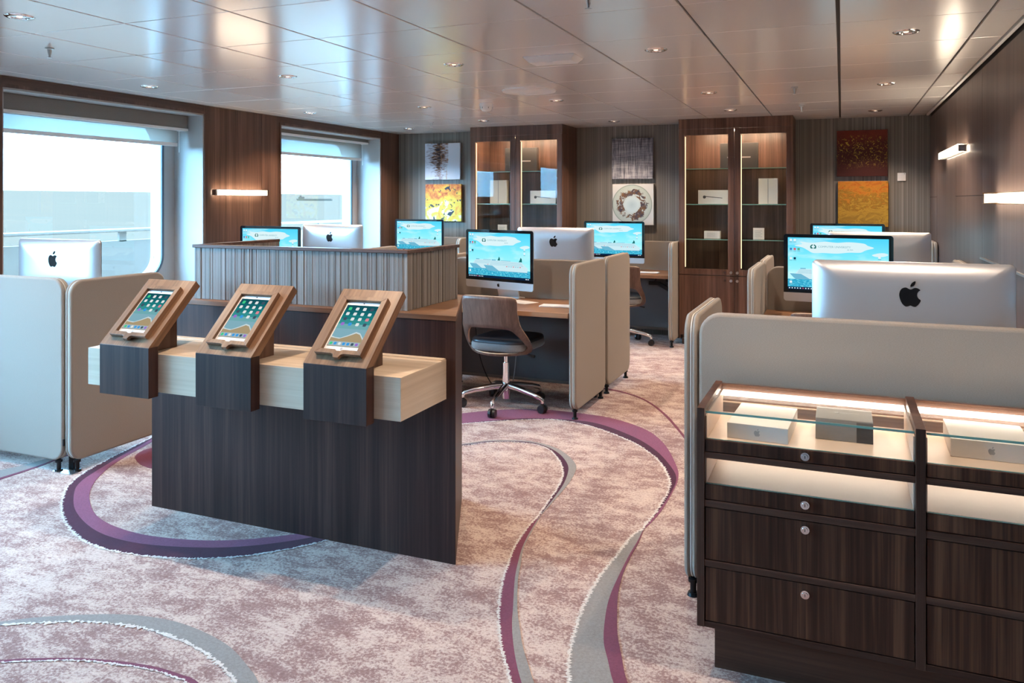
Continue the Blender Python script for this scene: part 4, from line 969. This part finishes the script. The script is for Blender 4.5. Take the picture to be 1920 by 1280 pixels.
def a_white(t, g, x, z):
    n = noise(t, g, (7, 1, 26), 1, 5, .7); n2 = noise(t, g, (30, 1, 4), 1, 4, .7)
    bandx = ramp(t, x, [(0, (.55,) * 3), (.2, (.72,) * 3), (.42, (1.0,) * 3), (.5, (.85,) * 3), (.66, (.68,) * 3), (.75, (0,) * 3)])
    zz = ramp(t, z, [(0, (.65,) * 3), (.3, (.8,) * 3), (.6, (1.0,) * 3), (1, (.9,) * 3)])
    k = math_(t, 'MULTIPLY', math_(t, 'MULTIPLY', n, bandx), zz)
    c = ramp(t, k, [(.27, (.62, .66, .74)), (.35, (.36, .34, .40)), (.41, (.20, .09, .03)), (.48, (.02, .015, .03))])
    o = math_(t, 'MULTIPLY', ramp(t, n2, [(.55, (0,) * 3), (.62, (1,) * 3)]), ramp(t, x, [(.40, (0,) * 3), (.46, (.8,) * 3), (.64, (.8,) * 3), (.68, (0,) * 3)]))
    return mix(t, o, c, (.45, .20, .06))
def a_yellow(t, g, x, z):
    n = noise(t, g, (4, 1, 4), 1, 6, .65, 1.2); n2 = noise(t, g, (5, 1, 5), 1.3, 4, .6, .8)
    k = math_(t, 'ADD', math_(t, 'MULTIPLY', n, .8), math_(t, 'MULTIPLY', z, .22))
    c = ramp(t, k, [(.36, (.68, .70, .55)), (.44, (.62, .52, .06)), (.52, (.66, .42, .05)), (.6, (.62, .22, .04)), (.7, (.35, .06, .02))])
    return mix(t, ramp(t, n2, [(.60, (0,) * 3), (.63, (1,) * 3)]), c, (.025, .025, .04))
def a_grey(t, g, x, z):
    v = noise(t, g, (34, 1, 1.6), 1, 5, .75); h_ = noise(t, g, (1.6, 1, 30), 1, 5, .75); n = noise(t, g, (4, 1, 4), 1, 4)
    k = math_(t, 'ADD', math_(t, 'ADD', math_(t, 'MULTIPLY', v, .55), math_(t, 'MULTIPLY', h_, .3)), math_(t, 'MULTIPLY', n, .15))
    k2 = math_(t, 'SUBTRACT', k, math_(t, 'MULTIPLY', math_(t, 'POWER', z, 3.0), .06))
    return ramp(t, k2, [(.36, (.03, .03, .045)), (.46, (.17, .17, .20)), (.54, (.42, .41, .44)), (.64, (.60, .56, .56))])
def a_flower(t, g, x, z):
    dx = math_(t, 'SUBTRACT', x, .48); dz_ = math_(t, 'SUBTRACT', z, .5)
    r = math_(t, 'SQRT', math_(t, 'ADD', math_(t, 'MULTIPLY', dx, dx), math_(t, 'MULTIPLY', dz_, dz_)))
    base = ramp(t, r, [(.0, (.42, .55, .60)), (.15, (.55, .66, .68)), (.30, (.50, .55, .52)), (.46, (.44, .50, .45)), (.475, (.20, .25, .22)), (.49, (.62, .62, .60)), (.7, (.66, .65, .63))])
    n = noise(t, g, (7, 1, 7), 1, 5, .65, 1.5)
    ringm = ramp(t, r, [(.16, (0,) * 3), (.22, (1,) * 3), (.33, (.95,) * 3), (.44, (.55,) * 3), (.48, (0,) * 3)])
    k = math_(t, 'MULTIPLY', n, ringm)
    return mix(t, ramp(t, k, [(.41, (0,) * 3), (.47, (1,) * 3)]), base, ramp(t, noise(t, g, (9, 1, 9)), [(.4, (.06, .05, .07)), (.55, (.16, .08, .04)), (.65, (.22, .12, .05))]))
def a_red(t, g, x, z):
    n = noise(t, g, (3, 1, 3), 1, 5, .6); n2 = noise(t, g, (9, 1, 9), 1, 6, .7, 3.0)
    base = ramp(t, math_(t, 'ADD', math_(t, 'MULTIPLY', n, .5), math_(t, 'MULTIPLY', z, .5)), [(.3, (.05, .006, .004)), (.55, (.065, .006, .004)), (.75, (.15, .018, .006)), (.9, (.22, .03, .01))])
    zone = ramp(t, z, [(.15, (0,) * 3), (.35, (.9,) * 3), (.8, (1,) * 3), (.92, (0,) * 3)])
    return mix(t, math_(t, 'MULTIPLY', ramp(t, n2, [(.56, (0,) * 3), (.63, (1,) * 3)]), zone), base, (.62, .42, .04))
def a_gold(t, g, x, z):
    n = noise(t, g, (4, 1, 7), 1, 6, .7, 1.6)
    k = math_(t, 'ADD', math_(t, 'MULTIPLY', n, .75), math_(t, 'MULTIPLY', math_(t, 'SUBTRACT', z, .5), .3))
    return ramp(t, k, [(.22, (.30, .16, .02)), (.32, (.46, .26, .03)), (.40, (.24, .12, .012)), (.48, (.50, .19, .015)), (.56, (.38, .10, .008)), (.66, (.55, .22, .03))])
art('white canvas with black and orange strokes above the yellow artwork', -4.605, -4.14, 1.675, 2.105, a_white)
art('yellow and orange canvas with black spots below the white artwork', -4.60, -4.125, 1.182, 1.62, a_yellow)
art('grey crosshatched canvas above the flower wreath artwork', -2.306, -1.858, 1.66, 2.098, a_grey)
art('pale round wreath canvas with brown twigs below the grey artwork', -2.30, -1.85, 1.165, 1.605, a_flower)
art('dark red canvas with gold marks above the gold artwork', -.045, .405, 1.662, 2.108, a_red)
art('orange and gold canvas below the dark red artwork', -.035, .412, 1.175, 1.615, a_gold)
t = thing('thermostat', 'small square white control plate on the striped wall', 'thermostat', (.528, YB - .008, 1.615))
MB().box(.492, .565, YB - .012, YB, 1.615, 1.692).build('plate', white_plastic, t, bevel=.003)
MB().box(.548, .556, YB - .0135, YB - .012, 1.680, 1.684).build('indicator', dark_ink, t)
